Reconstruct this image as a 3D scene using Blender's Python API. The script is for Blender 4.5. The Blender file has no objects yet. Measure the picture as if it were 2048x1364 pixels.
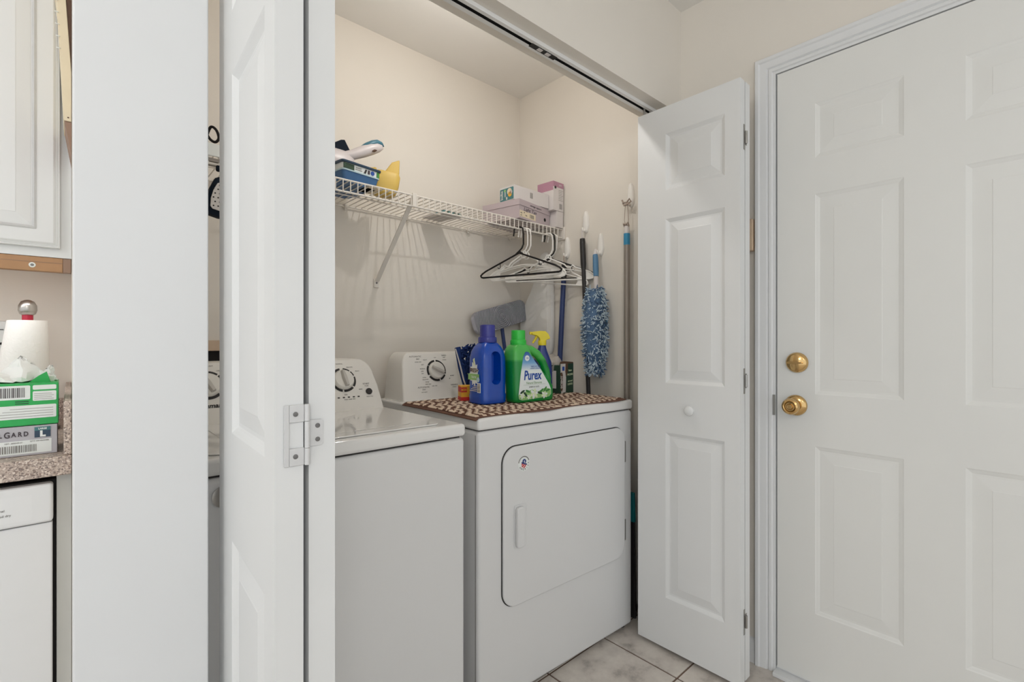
import bpy, bmesh, math, random
from mathutils import Vector, Matrix

random.seed(7)
PI = math.pi
R = math.radians
S = bpy.context.scene
COL = S.collection

# ------------------------------------------------------------------ camera
cam_d = bpy.data.cameras.new('camera')
cam_d.sensor_width = 36.0
cam_d.lens = 970.0 / 2048.0 * 36.0
cam_d.clip_start = 0.01
cam = bpy.data.objects.new('camera', cam_d)
COL.objects.link(cam)
cam.location = (0.0, 0.0, 1.14)
cam.rotation_euler = (R(90), 0, -math.atan2(0.673018, 0.739626))
S.camera = cam

# ------------------------------------------------------------------ world, lights, exposure
W = bpy.data.worlds.new('world')
S.world = W
W.use_nodes = True
W.node_tree.nodes['Background'].inputs[0].default_value = (0.92, 0.965, 1.0, 1)   # even fill light, let in by leaving out the left and rear walls
W.node_tree.nodes['Background'].inputs[1].default_value = 1.15

def area(name, loc, rot, sx, sy, power, col):
    l = bpy.data.lights.new(name, 'AREA')
    l.shape = 'RECTANGLE'; l.size = sx; l.size_y = sy
    l.energy = power; l.color = col
    o = bpy.data.objects.new(name, l)
    COL.objects.link(o)
    o.location = loc; o.rotation_euler = rot
    return o

VS = S.view_settings
VS.view_transform = 'Standard'
VS.look = 'None'
VS.exposure = 0.0
VS.gamma = 1.0
VS.use_curve_mapping = False
S.cycles.use_denoising = True
S.cycles.use_light_tree = False
S.cycles.max_bounces = 6
S.cycles.diffuse_bounces = 5
S.cycles.glossy_bounces = 2
S.cycles.transmission_bounces = 2
S.cycles.transparent_max_bounces = 4
S.cycles.use_adaptive_sampling = True
S.cycles.adaptive_threshold = 0.03
S.cycles.sample_clamp_indirect = 4.0
S.cycles.caustics_reflective = False
S.cycles.caustics_refractive = False

# ------------------------------------------------------------------ materials
def srgb(r, g, b):
    f = lambda c: (c / 255 / 12.92) if c / 255 <= 0.04045 else ((c / 255 + 0.055) / 1.055) ** 2.4
    return (f(r), f(g), f(b), 1)

MATS = {}
def mat(name, rgb, rough=0.5, metal=0.0, var=0.04, scale=40.0, bump=0.0, bscale=None, coat=0.0, emit=0.0, trans=0.0, alpha=1.0):
    """procedural material: noise modulated colour, optional fine bump"""
    m = bpy.data.materials.new(name); m.use_nodes = True
    nt = m.node_tree; b = nt.nodes['Principled BSDF']
    tc = nt.nodes.new('ShaderNodeTexCoord')
    nz = nt.nodes.new('ShaderNodeTexNoise'); nz.inputs['Scale'].default_value = scale; nz.inputs['Detail'].default_value = 1
    nt.links.new(tc.outputs['Object'], nz.inputs['Vector'])
    mx = nt.nodes.new('ShaderNodeMix'); mx.data_type = 'RGBA'
    c = srgb(*rgb)
    mx.inputs['A'].default_value = (c[0] * (1 - var), c[1] * (1 - var), c[2] * (1 - var), 1)
    mx.inputs['B'].default_value = (min(1, c[0] * (1 + var)), min(1, c[1] * (1 + var)), min(1, c[2] * (1 + var)), 1)
    nt.links.new(nz.outputs['Fac'], mx.inputs['Factor'])
    nt.links.new(mx.outputs['Result'], b.inputs['Base Color'])
    b.inputs['Roughness'].default_value = rough
    b.inputs['Metallic'].default_value = metal
    b.inputs['Coat Weight'].default_value = coat
    b.inputs['Coat Roughness'].default_value = 0.08
    if trans: b.inputs['Transmission Weight'].default_value = trans
    if alpha < 1: b.inputs['Alpha'].default_value = alpha
    if emit:
        b.inputs['Emission Color'].default_value = c
        b.inputs['Emission Strength'].default_value = emit
    if bump:
        n2 = nt.nodes.new('ShaderNodeTexNoise'); n2.inputs['Scale'].default_value = bscale or scale * 4
        nt.links.new(tc.outputs['Object'], n2.inputs['Vector'])
        bp = nt.nodes.new('ShaderNodeBump'); bp.inputs['Strength'].default_value = bump; bp.inputs['Distance'].default_value = 0.002
        nt.links.new(n2.outputs['Fac'], bp.inputs['Height'])
        nt.links.new(bp.outputs['Normal'], b.inputs['Normal'])
    MATS[name] = m
    return m

M = MATS
mat('wall_paint', (231, 225, 216), 0.85, var=0.015, scale=6, bump=0.12, bscale=260)
mat('ceiling_paint', (236, 234, 230), 0.9, var=0.015, scale=6, bump=0.15, bscale=220)
mat('white_paint', (226, 227, 228), 0.42, var=0.012, scale=9, bump=0.03, bscale=120)
mat('door_paint', (228, 229, 229), 0.38, var=0.012, scale=9, bump=0.03, bscale=150)
mat('entry_paint', (230, 230, 227), 0.45, var=0.012, scale=9, bump=0.04, bscale=150)
mat('enamel', (226, 225, 222), 0.22, var=0.008, scale=5, coat=0.5)
mat('enamel_top', (228, 227, 225), 0.10, var=0.008, scale=5, coat=0.6)
mat('enamel_front', (222, 222, 222), 0.3, var=0.008, scale=5, bump=0.02, bscale=500)
mat('console_plastic', (226, 223, 217), 0.35, var=0.008, scale=8)
mat('knob_plastic', (224, 221, 214), 0.3, var=0.01, scale=12)
mat('knob_grip', (190, 186, 180), 0.35, var=0.02, scale=12)
mat('print_black', (32, 30, 30), 0.6, var=0.1)
mat('print_grey', (130, 126, 122), 0.7, var=0.06)
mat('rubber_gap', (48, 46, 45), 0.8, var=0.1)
mat('dark_void', (30, 28, 27), 0.9, var=0.1)
mat('vinyl_wire', (232, 226, 218), 0.35, var=0.01, scale=20)
mat('track_metal', (236, 236, 235), 0.4, metal=0.0, var=0.03, scale=30)
mat('hinge_white', (214, 214, 214), 0.38, metal=0.15, var=0.03, scale=90, bump=0.06)
mat('steel', (170, 168, 164), 0.3, metal=0.9, var=0.08, scale=120)
mat('screw_steel', (120, 118, 116), 0.35, metal=0.8, var=0.1, scale=200)
mat('brass', (214, 178, 122), 0.16, metal=1.0, var=0.06, scale=30)
mat('blue_plastic', (0, 68, 172), 0.24, var=0.05, scale=20, coat=0.3)
mat('blue_cap', (52, 56, 140), 0.35, var=0.05, scale=20)
mat('green_plastic', (46, 158, 58), 0.3, var=0.06, scale=15, coat=0.25)
mat('green_cap', (48, 192, 66), 0.32, var=0.05, scale=20)
mat('yellow_trigger', (234, 214, 44), 0.35, var=0.04, scale=30)
mat('navy_bottle', (28, 52, 124), 0.3, var=0.05, scale=20, coat=0.2)
mat('label_white', (236, 240, 238), 0.5, var=0.02, scale=30)
mat('label_blue', (30, 74, 158), 0.5, var=0.03, scale=30)
mat('label_green', (150, 196, 120), 0.5, var=0.15, scale=60)
mat('leaf_green', (60, 130, 60), 0.5, var=0.2, scale=80)
mat('leaf_dark', (24, 58, 36), 0.5, var=0.2, scale=80)
mat('petal', (224, 236, 196), 0.5, var=0.08, scale=80)
mat('text_green', (116, 152, 96), 0.6)
mat('red_print', (200, 40, 34), 0.5, var=0.05)
mat('yellow_print', (240, 180, 52), 0.5, var=0.08)
mat('dark_green_card', (28, 62, 46), 0.5, var=0.08, scale=40)
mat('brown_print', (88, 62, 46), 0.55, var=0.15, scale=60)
mat('pale_print', (208, 204, 200), 0.6, var=0.04)
mat('teal_card', (66, 120, 124), 0.5, var=0.06, scale=40)
mat('lilac_card', (190, 176, 180), 0.7, var=0.02, scale=30)
mat('white_card', (218, 212, 210), 0.65, var=0.015, scale=30)
mat('pink_card', (178, 132, 152), 0.6, var=0.04, scale=30)
mat('cream_card', (232, 218, 190), 0.7, var=0.03, scale=30)
mat('ink', (70, 62, 68), 0.8)
mat('tub_blue', (58, 100, 146), 0.4, var=0.06, scale=25)
mat('tub_rim', (190, 214, 222), 0.4, var=0.03)
mat('lid_navy', (44, 66, 88), 0.35, var=0.08, scale=30)
mat('jug_yellow', (214, 182, 92), 0.45, var=0.06, scale=14)
mat('steamer_white', (214, 206, 206), 0.35, var=0.02, scale=10)
mat('steamer_teal', (62, 112, 130), 0.35, var=0.06, scale=20)
mat('steamer_dark', (14, 24, 36), 0.8, var=0.1, scale=20)
mat('hanger_black', (36, 34, 34), 0.35, var=0.08, scale=30)
mat('hanger_white', (244, 241, 236), 0.35, var=0.02, scale=20)
mat('hook_white', (244, 241, 236), 0.3, var=0.01, scale=20)
mat('pole_grey', (150, 142, 134), 0.4, metal=0.3, var=0.05, scale=14)
mat('pole_black', (44, 42, 42), 0.45, var=0.08, scale=20)
mat('pole_blue', (46, 62, 112), 0.35, var=0.08, scale=20)
mat('band_blue', (50, 140, 182), 0.45, var=0.04)
mat('grip_blue', (84, 128, 164), 0.5, var=0.04)
mat('string', (172, 156, 144), 0.9, var=0.1, scale=200)
mat('fibre_blue', (88, 116, 148), 0.9, var=0.3, scale=60)
mat('fibre_pale', (206, 222, 232), 0.9, var=0.12, scale=60)
mat('fibre_navy', (34, 54, 104), 0.85, var=0.3, scale=80)
mat('ironing_cloth', (236, 234, 230), 0.9, var=0.03, scale=10, bump=0.25, bscale=90)
mat('mat_brown', (104, 72, 58), 0.95, var=0.15, scale=120, bump=0.4, bscale=500)
mat('mat_cream', (220, 198, 176), 0.95, var=0.12, scale=150, bump=0.4, bscale=500)
mat('grout', (112, 92, 80), 0.95, var=0.12, scale=60)
mat('wood_tan', (176, 134, 96), 0.55, var=0.12, scale=18)
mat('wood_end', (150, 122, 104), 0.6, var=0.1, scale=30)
mat('cabinet_white', (232, 233, 234), 0.4, var=0.01, scale=9)
mat('glaze_grey', (205, 205, 205), 0.5, var=0.05)
mat('filler_grey', (206, 206, 202), 0.55, var=0.015)
mat('dish_white', (230, 231, 232), 0.3, var=0.01)
mat('paper_towel', (240, 238, 234), 0.95, var=0.015, scale=60, bump=0.5, bscale=160)
mat('crimson', (164, 24, 50), 0.35, var=0.05)
mat('nickel', (176, 172, 166), 0.32, metal=0.9, var=0.1, scale=60)
mat('box_green', (40, 168, 84), 0.45, var=0.06, scale=30)
mat('box_grey', (186, 184, 190), 0.5, var=0.02)
mat('teal_plastic', (20, 120, 126), 0.4, var=0.06)
mat('tan_plastic', (206, 182, 156), 0.5, var=0.03)
mat('clear_bag', (226, 218, 208), 0.25, var=0.03, alpha=0.45)
mat('tissue', (242, 242, 240), 0.9, var=0.02, scale=40)
mat('bulb_glow', (255, 251, 245), 0.5, emit=2.0)
M['bulb_glow'].cycles.emission_sampling = 'NONE'

def ring_pad():
    """grey pad with embossed concentric rings"""
    m = mat('pad_grey', (182, 182, 192), 0.7, var=0.04, scale=60)
    nt = m.node_tree; b = nt.nodes['Principled BSDF']
    tc = nt.nodes.new('ShaderNodeTexCoord')
    wv = nt.nodes.new('ShaderNodeTexWave'); wv.wave_type = 'RINGS'; wv.rings_direction = 'Y'
    wv.inputs['Scale'].default_value = 34
    nt.links.new(tc.outputs['Object'], wv.inputs['Vector'])
    bp = nt.nodes.new('ShaderNodeBump'); bp.inputs['Strength'].default_value = 1.0; bp.inputs['Distance'].default_value = 0.007
    nt.links.new(wv.outputs['Fac'], bp.inputs['Height'])
    nt.links.new(bp.outputs['Normal'], b.inputs['Normal'])
ring_pad()
for n_ in ('steamer_dark', 'fibre_navy', 'hanger_black'):
    M[n_].node_tree.nodes['Principled BSDF'].inputs['Specular IOR Level'].default_value = 0.15

def tile_mat():
    m = mat('tile', (178, 170, 162), 0.42, var=0.12, scale=5, bump=0.15, bscale=30)
    nt = m.node_tree; b = nt.nodes['Principled BSDF']
    mixn = [n for n in nt.nodes if n.type == 'MIX'][0]
    oi = nt.nodes.new('ShaderNodeObjectInfo')
    tc = [n for n in nt.nodes if n.type == 'TEX_COORD'][0]
    ad = nt.nodes.new('ShaderNodeVectorMath'); ad.operation = 'ADD'
    nt.links.new(tc.outputs['Object'], ad.inputs[0]); nt.links.new(oi.outputs['Location'], ad.inputs[1])
    nz = nt.nodes.new('ShaderNodeTexNoise'); nz.inputs['Scale'].default_value = 9; nz.inputs['Detail'].default_value = 9; nz.inputs['Roughness'].default_value = 0.65
    nt.links.new(ad.outputs[0], nz.inputs['Vector'])
    cr = nt.nodes.new('ShaderNodeValToRGB')
    cr.color_ramp.elements[0].position = 0.30; cr.color_ramp.elements[0].color = srgb(150, 143, 136)
    cr.color_ramp.elements[1].position = 0.66; cr.color_ramp.elements[1].color = srgb(216, 209, 200)
    e = cr.color_ramp.elements.new(0.45); e.color = srgb(198, 190, 182)
    nt.links.new(nz.outputs['Fac'], cr.inputs['Fac'])
    nt.links.new(cr.outputs['Color'], b.inputs['Base Color'])
tile_mat()

def laminate():
    m = mat('laminate', (188, 172, 162), 0.4, scale=60)
    nt = m.node_tree; b = nt.nodes['Principled BSDF']
    tc = [n for n in nt.nodes if n.type == 'TEX_COORD'][0]
    vo = nt.nodes.new('ShaderNodeTexVoronoi'); vo.inputs['Scale'].default_value = 420
    nt.links.new(tc.outputs['Object'], vo.inputs['Vector'])
    sx = nt.nodes.new('ShaderNodeSeparateColor'); nt.links.new(vo.outputs['Color'], sx.inputs[0])
    cr = nt.nodes.new('ShaderNodeValToRGB'); cr.color_ramp.interpolation = 'CONSTANT'
    cr.color_ramp.elements[0].position = 0.0; cr.color_ramp.elements[0].color = srgb(126, 112, 106)
    cr.color_ramp.elements[1].position = 0.16; cr.color_ramp.elements[1].color = srgb(176, 160, 150)
    for p, c in ((0.5, (196, 180, 168)), (0.82, (222, 210, 200)), (0.94, (150, 130, 120))):
        e = cr.color_ramp.elements.new(p); e.color = srgb(*c)
    nt.links.new(sx.outputs[0], cr.inputs['Fac'])
    nt.links.new(cr.outputs['Color'], b.inputs['Base Color'])
laminate()

def gradient_label():
    """printed label: blue at its tip fading to white (object z)"""
    m = mat('label_fade', (236, 240, 238), 0.45)
    nt = m.node_tree; b = nt.nodes['Principled BSDF']
    tc = [n for n in nt.nodes if n.type == 'TEX_COORD'][0]
    sp = nt.nodes.new('ShaderNodeSeparateXYZ'); nt.links.new(tc.outputs['Object'], sp.inputs[0])
    mr = nt.nodes.new('ShaderNodeMapRange'); mr.inputs['From Min'].default_value = 0.115; mr.inputs['From Max'].default_value = 0.185
    nt.links.new(sp.outputs['Z'], mr.inputs['Value'])
    cr = nt.nodes.new('ShaderNodeValToRGB')
    cr.color_ramp.elements[0].color = srgb(236, 242, 240); cr.color_ramp.elements[1].color = srgb(30, 82, 160)
    e = cr.color_ramp.elements.new(0.45); e.color = srgb(120, 170, 214)
    nt.links.new(mr.outputs['Result'], cr.inputs['Fac'])
    nt.links.new(cr.outputs['Color'], b.inputs['Base Color'])
gradient_label()

def liquid_green():
    m = M['green_plastic']; nt = m.node_tree; b = nt.nodes['Principled BSDF']
    tc = [n for n in nt.nodes if n.type == 'TEX_COORD'][0]
    sp = nt.nodes.new('ShaderNodeSeparateXYZ'); nt.links.new(tc.outputs['Object'], sp.inputs[0])
    cr = nt.nodes.new('ShaderNodeValToRGB')
    cr.color_ramp.elements[0].position = 0.150; cr.color_ramp.elements[0].color = srgb(8, 140, 56)
    cr.color_ramp.elements[1].position = 0.160; cr.color_ramp.elements[1].color = srgb(74, 178, 78)
    nt.links.new(sp.outputs['Z'], cr.inputs['Fac']); nt.links.new(cr.outputs['Color'], b.inputs['Base Color'])
liquid_green()

# ------------------------------------------------------------------ mesh helpers
class MB:
    def __init__(self): self.v = []; self.f = []
    def add(self, vs, fs, T=None):
        o = len(self.v)
        self.v += [tuple(T @ Vector(p)) if T else tuple(p) for p in vs]
        self.f += [tuple(i + o for i in f) for f in fs]
        return self
    def box(self, a, b, T=None):
        (x0, y0, z0), (x1, y1, z1) = a, b
        vs = [(x0, y0, z0), (x1, y0, z0), (x1, y1, z0), (x0, y1, z0), (x0, y0, z1), (x1, y0, z1), (x1, y1, z1), (x0, y1, z1)]
        return self.add(vs, [(0, 3, 2, 1), (4, 5, 6, 7), (0, 1, 5, 4), (1, 2, 6, 5), (2, 3, 7, 6), (3, 0, 4, 7)], T)
    def loft(self, rings, caps=True, T=None, closed=False):
        n = len(rings[0]); vs = [p for r in rings for p in r]; fs = []
        m = len(rings)
        for i in range(m if closed else m - 1):
            j = (i + 1) % m
            for k in range(n):
                l = (k + 1) % n
                fs.append((i * n + k, i * n + l, j * n + l, j * n + k))
        if caps and not closed:
            fs.append(tuple(reversed(range(n)))); fs.append(tuple((m - 1) * n + k for k in range(n)))
        return self.add(vs, fs, T)
    def prism(self, poly, d0, d1, plane='xz', T=None):
        """extrude a 2D polygon along the remaining axis"""
        def P(p, d):
            a, b = p
            return {'xz': (a, d, b), 'xy': (a, b, d), 'yz': (d, a, b)}[plane]
        return self.loft([[P(p, d0) for p in poly], [P(p, d1) for p in poly]], True, T)
    def tube(self, pts, r, n=8, closed=False, T=None):
        pts = [Vector(p) for p in pts]; m = len(pts)
        rs = r if isinstance(r, (list, tuple)) else [r] * m
        rings = []; up = None
        for i in range(m):
            a = pts[(i - 1) % m] if (closed or i > 0) else pts[i]
            b = pts[(i + 1) % m] if (closed or i < m - 1) else pts[i]
            t = (b - a).normalized()
            if up is None:
                up = Vector((0, 0, 1)) if abs(t.z) < 0.9 else Vector((1, 0, 0))
            s = t.cross(up)
            if s.length < 1e-6: s = t.orthogonal()
            s.normalize(); up = s.cross(t).normalized()
            rings.append([pts[i] + (s * math.cos(2 * PI * k / n) + up * math.sin(2 * PI * k / n)) * rs[i] for k in range(n)])
        return self.loft(rings, True, T, closed)
    def lathe(self, prof, n=24, T=None):
        """profile of (radius, height) turned about z"""
        rings = [[(max(r, 1e-5) * math.cos(2 * PI * k / n), max(r, 1e-5) * math.sin(2 * PI * k / n), z) for k in range(n)] for r, z in prof]
        return self.loft(rings, True, T)
    def build(self, name, material, parent=None, bevel=0.0, seg=2, smooth=True, kind=None, angle=40):
        me = bpy.data.meshes.new(name)
        me.from_pydata(self.v, [], self.f)
        bm = bmesh.new(); bm.from_mesh(me); bmesh.ops.recalc_face_normals(bm, faces=bm.faces); bm.to_mesh(me); bm.free()
        me.materials.append(M[material] if isinstance(material, str) else material)
        if smooth:
            me.polygons.foreach_set('use_smooth', [True] * len(me.polygons))
            me.set_sharp_from_angle(angle=R(angle))
        o = bpy.data.objects.new(name, me); COL.objects.link(o)
        if parent: o.parent = parent
        if bevel:
            b = o.modifiers.new('bevel', 'BEVEL'); b.width = bevel; b.segments = seg; b.limit_method = 'ANGLE'; b.angle_limit = R(40)
            b.harden_normals = True
        if kind: o['kind'] = kind
        return o

def tag(o, label, cat, group=None):
    o['label'] = label; o['category'] = cat
    if group: o['group'] = group
    return o
def thing(name, label, cat, loc=(0, 0, 0), rz=0.0, group=None):
    o = bpy.data.objects.new(name, None); COL.objects.link(o)
    o.empty_display_size = 0.05
    o.location = loc; o.rotation_euler = (0, 0, rz)
    return tag(o, label, cat, group)
def struct(o):
    o['kind'] = 'structure'; return o
def sroot(name, loc=(0, 0, 0), rz=0.0):
    o = bpy.data.objects.new(name, None); COL.objects.link(o)
    o.location = loc; o.rotation_euler = (0, 0, rz); o['kind'] = 'structure'
    return o
def copy_tree(o, parent=None):
    c = o.copy(); COL.objects.link(c); c.parent = parent
    for ch in list(o.children): copy_tree(ch, c)
    return c
def relabel(o, t):
    o['label'] = t; return o
def rrect(x0, z0, x1, z1, r, n=6):
    pts = []
    for cx, cz, a0 in ((x1 - r, z1 - r, 0), (x0 + r, z1 - r, 90), (x0 + r, z0 + r, 180), (x1 - r, z0 + r, 270)):
        for k in range(n + 1):
            a = R(a0 + 90 * k / n); pts.append((cx + r * math.cos(a), cz + r * math.sin(a)))
    return pts
def arc(cx, cz, r, a0, a1, n):
    return [(cx + r * math.cos(R(a0 + (a1 - a0) * k / n)), cz + r * math.sin(R(a0 + (a1 - a0) * k / n))) for k in range(n + 1)]
def sellipse(cx, cy, a, b, z, e=4.0, n=40):
    out = []
    for k in range(n):
        t = 2 * PI * k / n; c, s = math.cos(t), math.sin(t)
        out.append((cx + a * math.copysign(abs(c) ** (2 / e), c), cy + b * math.copysign(abs(s) ** (2 / e), s), z))
    return out
def text(body, size, material, parent, T, name='lettering', align='CENTER', offset=0.0, shear=0.0, depth=0.0002, sx=1.0):
    """flat printed lettering as a thin mesh; T maps the text plane (x right, y up, z out)"""
    cu = bpy.data.curves.new(name, 'FONT'); cu.body = body; cu.size = size
    cu.align_x = align; cu.align_y = 'CENTER'; cu.offset = offset; cu.shear = shear; cu.extrude = depth; cu.resolution_u = 3
    t = bpy.data.objects.new(name + '_curve', cu)
    me = bpy.data.meshes.new_from_object(t)
    bpy.data.objects.remove(t); bpy.data.curves.remove(cu)
    me.transform(T @ Matrix.Diagonal((sx, 1, 1, 1)))
    me.name = name
    me.materials.clear(); me.materials.append(M[material])
    o = bpy.data.objects.new(name, me); COL.objects.link(o)
    o.parent = parent
    return o
def face_T(origin, right, up):
    r = Vector(right).normalized(); u = Vector(up).normalized(); n = r.cross(u)
    T = Matrix.Identity(4)
    for i in range(3):
        T[i][0] = r[i]; T[i][1] = u[i]; T[i][2] = n[i]; T[i][3] = origin[i]
    return T
FRONT = ((1, 0, 0), (0, 0, 1))           # a face looking towards -y
LEFT = ((0, -1, 0), (0, 0, 1))           # a face looking towards -x
def boolean_cut(obj, cutter):
    md = obj.modifiers.new('cut', 'BOOLEAN'); md.operation = 'DIFFERENCE'; md.object = cutter; md.solver = 'EXACT'
    dg = bpy.context.evaluated_depsgraph_get(); dg.update()
    me = bpy.data.meshes.new_from_object(obj.evaluated_get(dg))
    obj.modifiers.clear(); obj.data = me
    bpy.data.objects.remove(cutter)
    me.polygons.foreach_set('use_smooth', [True] * len(me.polygons)); me.set_sharp_from_angle(angle=R(35))
def bars(mb, x0, x1, z0, z1, y, n, rnd, T=None):
    """barcode bars on a face looking to -y"""
    w = (x1 - x0) / n; x = x0
    while x < x1 - w:
        b = w * rnd.uniform(0.25, 0.75)
        mb.box((x, y, z0), (x + b, y + 0.0003, z1), T); x += b + w * rnd.uniform(0.3, 0.7)
    return mb

# ================================================================== THE SETTING
FLOOR = struct(MB().box((-3.2, -2.5, -0.06), (1.95, 2.03, -0.003)).build('floor', 'grout', smooth=False))
P = 0.305
tile0 = None
for i in range(-15, 1):
    for j in range(-10, 4):
        if tile0 is None:
            o = tile0 = MB().box((0, 0, -0.010), (P - 0.006, P - 0.006, 0)).build('tile', 'tile', FLOOR, bevel=0.0016, seg=1)
        else:
            o = tile0.copy(); COL.objects.link(o)
        o.parent = FLOOR
        o.location = (1.517 + i * P + 0.003, 0.838 + j * P + 0.003, 0)

struct(MB().box((-3.2, -2.5, 2.45), (1.95, 2.03, 2.52)).build('ceiling', 'ceiling_paint', smooth=False))
struct(MB().box((-3.2, 1.914, 0), (1.92, 2.03, 2.45)).build('wall_back', 'wall_paint', smooth=False))
struct(MB().box((1.80, 0.645, 0), (1.92, 1.914, 2.45)).box((1.80, -2.5, 0), (1.92, -0.315, 2.45)).box((1.80, -0.315, 2.08), (1.92, 0.645, 2.45)).build('wall_right', 'wall_paint', smooth=False))
struct(MB().box((0.177, 0.977, 2.042), (1.80, 1.098, 2.45)).box((1.715, 0.977, 0), (1.80, 1.098, 2.042)).build('wall_front', 'wall_paint', smooth=False))
struct(MB().box((0.002, 0.977, 0), (0.177, 1.098, 2.45)).build('wall_front_end', 'white_paint', bevel=0.003))
struct(MB().box((0.002, 1.098, 0), (0.117, 1.914, 2.45)).build('wall_left', 'wall_paint', smooth=False))
# track of the folding doors
tr = MB()
tr.box((0.18, 1.020, 2.0295), (1.714, 1.0215, 2.0418)).box((0.18, 1.0215, 2.0295), (1.714, 1.0315, 2.031))
tr.box((0.18, 1.0445, 2.0295), (1.714, 1.0575, 2.031)).box((0.18, 1.0560, 2.031), (1.714, 1.0575, 2.0418))
trk = struct(tr.build('trim_1', 'track_metal', smooth=False))
MB().box((0.18, 1.0216, 2.0400), (1.714, 1.0559, 2.0417)).build('slot_shade_liner', 'rubber_gap', trk, smooth=False)  # dark liner standing in for the shade inside the track slot
MB().box((1.02, 1.0295, 2.0285), (1.13, 1.0480, 2.0300)).build('spring_clip', 'rubber_gap', trk, bevel=0.001)
for k in range(2):
    MB().box((1.05 + k * 0.035, 1.032, 2.0272), (1.068 + k * 0.035, 1.044, 2.0284)).build('clip_tab', 'white_card', trk)

# casing, jamb, threshold, baseboard at the entry door
prof = [(0.0, 0.004), (0.004, 0.010), (0.012, 0.011), (0.016, 0.007), (0.020, 0.012), (0.040, 0.015), (0.045, 0.019), (0.054, 0.020), (0.058, 0.014), (0.058, 0.0), (0.0, 0.0)]
def casing_ring(y, zc, sy, top):
    return [(1.80 - p, y + sy * w, (2.066 + w) if top else 0.0) for w, p in prof]
cs = MB().loft([casing_ring(0.632, 0, 1, False), casing_ring(0.632, 0, 1, True), casing_ring(-0.302, 0, -1, True), casing_ring(-0.302, 0, -1, False)])
struct(cs.build('trim_2', 'white_paint', angle=20))
struct(MB().box((1.7945, 0.6245, 0), (1.90, 0.645, 2.08)).box((1.7945, -0.315, 0), (1.90, -0.2945, 2.08)).box((1.7945, -0.2945, 2.0585), (1.90, 0.6245, 2.08)).build('trim_3', 'white_paint', bevel=0.001))
struct(MB().box((1.765, -0.2945, 0.0), (1.90, 0.6245, 0.014)).box((1.80, -0.2945, 0.014), (1.90, 0.6245, 0.019)).build('trim_4', 'white_paint', bevel=0.003))
bb = [(1.80, 0.0), (1.787, 0.0), (1.787, 0.065), (1.790, 0.075), (1.795, 0.082), (1.80, 0.085)]
struct(MB().loft([[(x, y, z) for x, z in bb] for y in (0.691, 0.976)]).build('baseboard_right', 'white_paint'))
sp = MB().box((1.7935, 0.6250, 0.885), (1.7944, 0.640, 0.955)).build('strike_plate', 'steel'); struct(sp)
sp.name = 'trim_5'

# ------------------------------------------------------------------ moulded doors
def panel_piece(x0, z0, x1, z1, T, parent, material, name='panel', deep=0.008, field=0.040):
    """raised panel with its moulding, both faces"""
    def ring(i, d, back):
        y = (T - d) if back else d
        return [(x0 + i, y, z0 + i), (x1 - i, y, z0 + i), (x1 - i, y, z1 - i), (x0 + i, y, z1 - i)]
    steps = [(0.0, 0.0), (0.003, 0.0015), (0.009, deep * 0.7), (0.013, deep), (0.019, deep), (field + 0.006, 0.0025), (field + 0.008, 0.0018)]
    rf = [ring(i, d, False) for i, d in steps]; rb = [ring(i, d, True) for i, d in steps]
    mb = MB().loft(list(reversed(rf)) + rb)
    return mb.build(name, material, parent, smooth=False)
def leaf_slab(w, h, T, panels, parent, material, name, z0=0.0, deep=0.008, field=0.040):
    """stiles and rails of a panelled leaf, panels as sub-parts"""
    xs = sorted(set([0, w] + [p[0] for p in panels] + [p[2] for p in panels]))
    zs = sorted(set([z0, z0 + h] + [p[1] for p in panels] + [p[3] for p in panels]))
    cells = {}
    for i in range(len(xs) - 1):
        for j in range(len(zs) - 1):
            cx, cz = (xs[i] + xs[i + 1]) / 2, (zs[j] + zs[j + 1]) / 2
            cells[i, j] = not any(p[0] < cx < p[2] and p[1] < cz < p[3] for p in panels)
    mb = MB()
    nx, nz = len(xs), len(zs)
    vs = [(x, y, z) for y in (0, T) for z in zs for x in xs]
    idx = lambda i, j, k: k * nx * nz + j * nx + i
    fs = []
    for (i, j), on in cells.items():
        if not on: continue
        fs.append((idx(i, j, 0), idx(i + 1, j, 0), idx(i + 1, j + 1, 0), idx(i, j + 1, 0)))
        fs.append((idx(i, j, 1), idx(i, j + 1, 1), idx(i + 1, j + 1, 1), idx(i + 1, j, 1)))
        for di, dj, a, b in ((-1, 0, (i, j), (i, j + 1)), (1, 0, (i + 1, j), (i + 1, j + 1)), (0, -1, (i, j), (i + 1, j)), (0, 1, (i, j + 1), (i + 1, j + 1))):
            if not cells.get((i + di, j + dj), False):
                fs.append((idx(*a, 0), idx(*b, 0), idx(*b, 1), idx(*a, 1)))
    mb.add(vs, fs)
    leaf = mb.build(name, material, parent, smooth=False)
    for (a, b, c, d) in panels:
        panel_piece(a, b, c, d, T, leaf, material, deep=deep, field=field)
    return leaf

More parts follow.
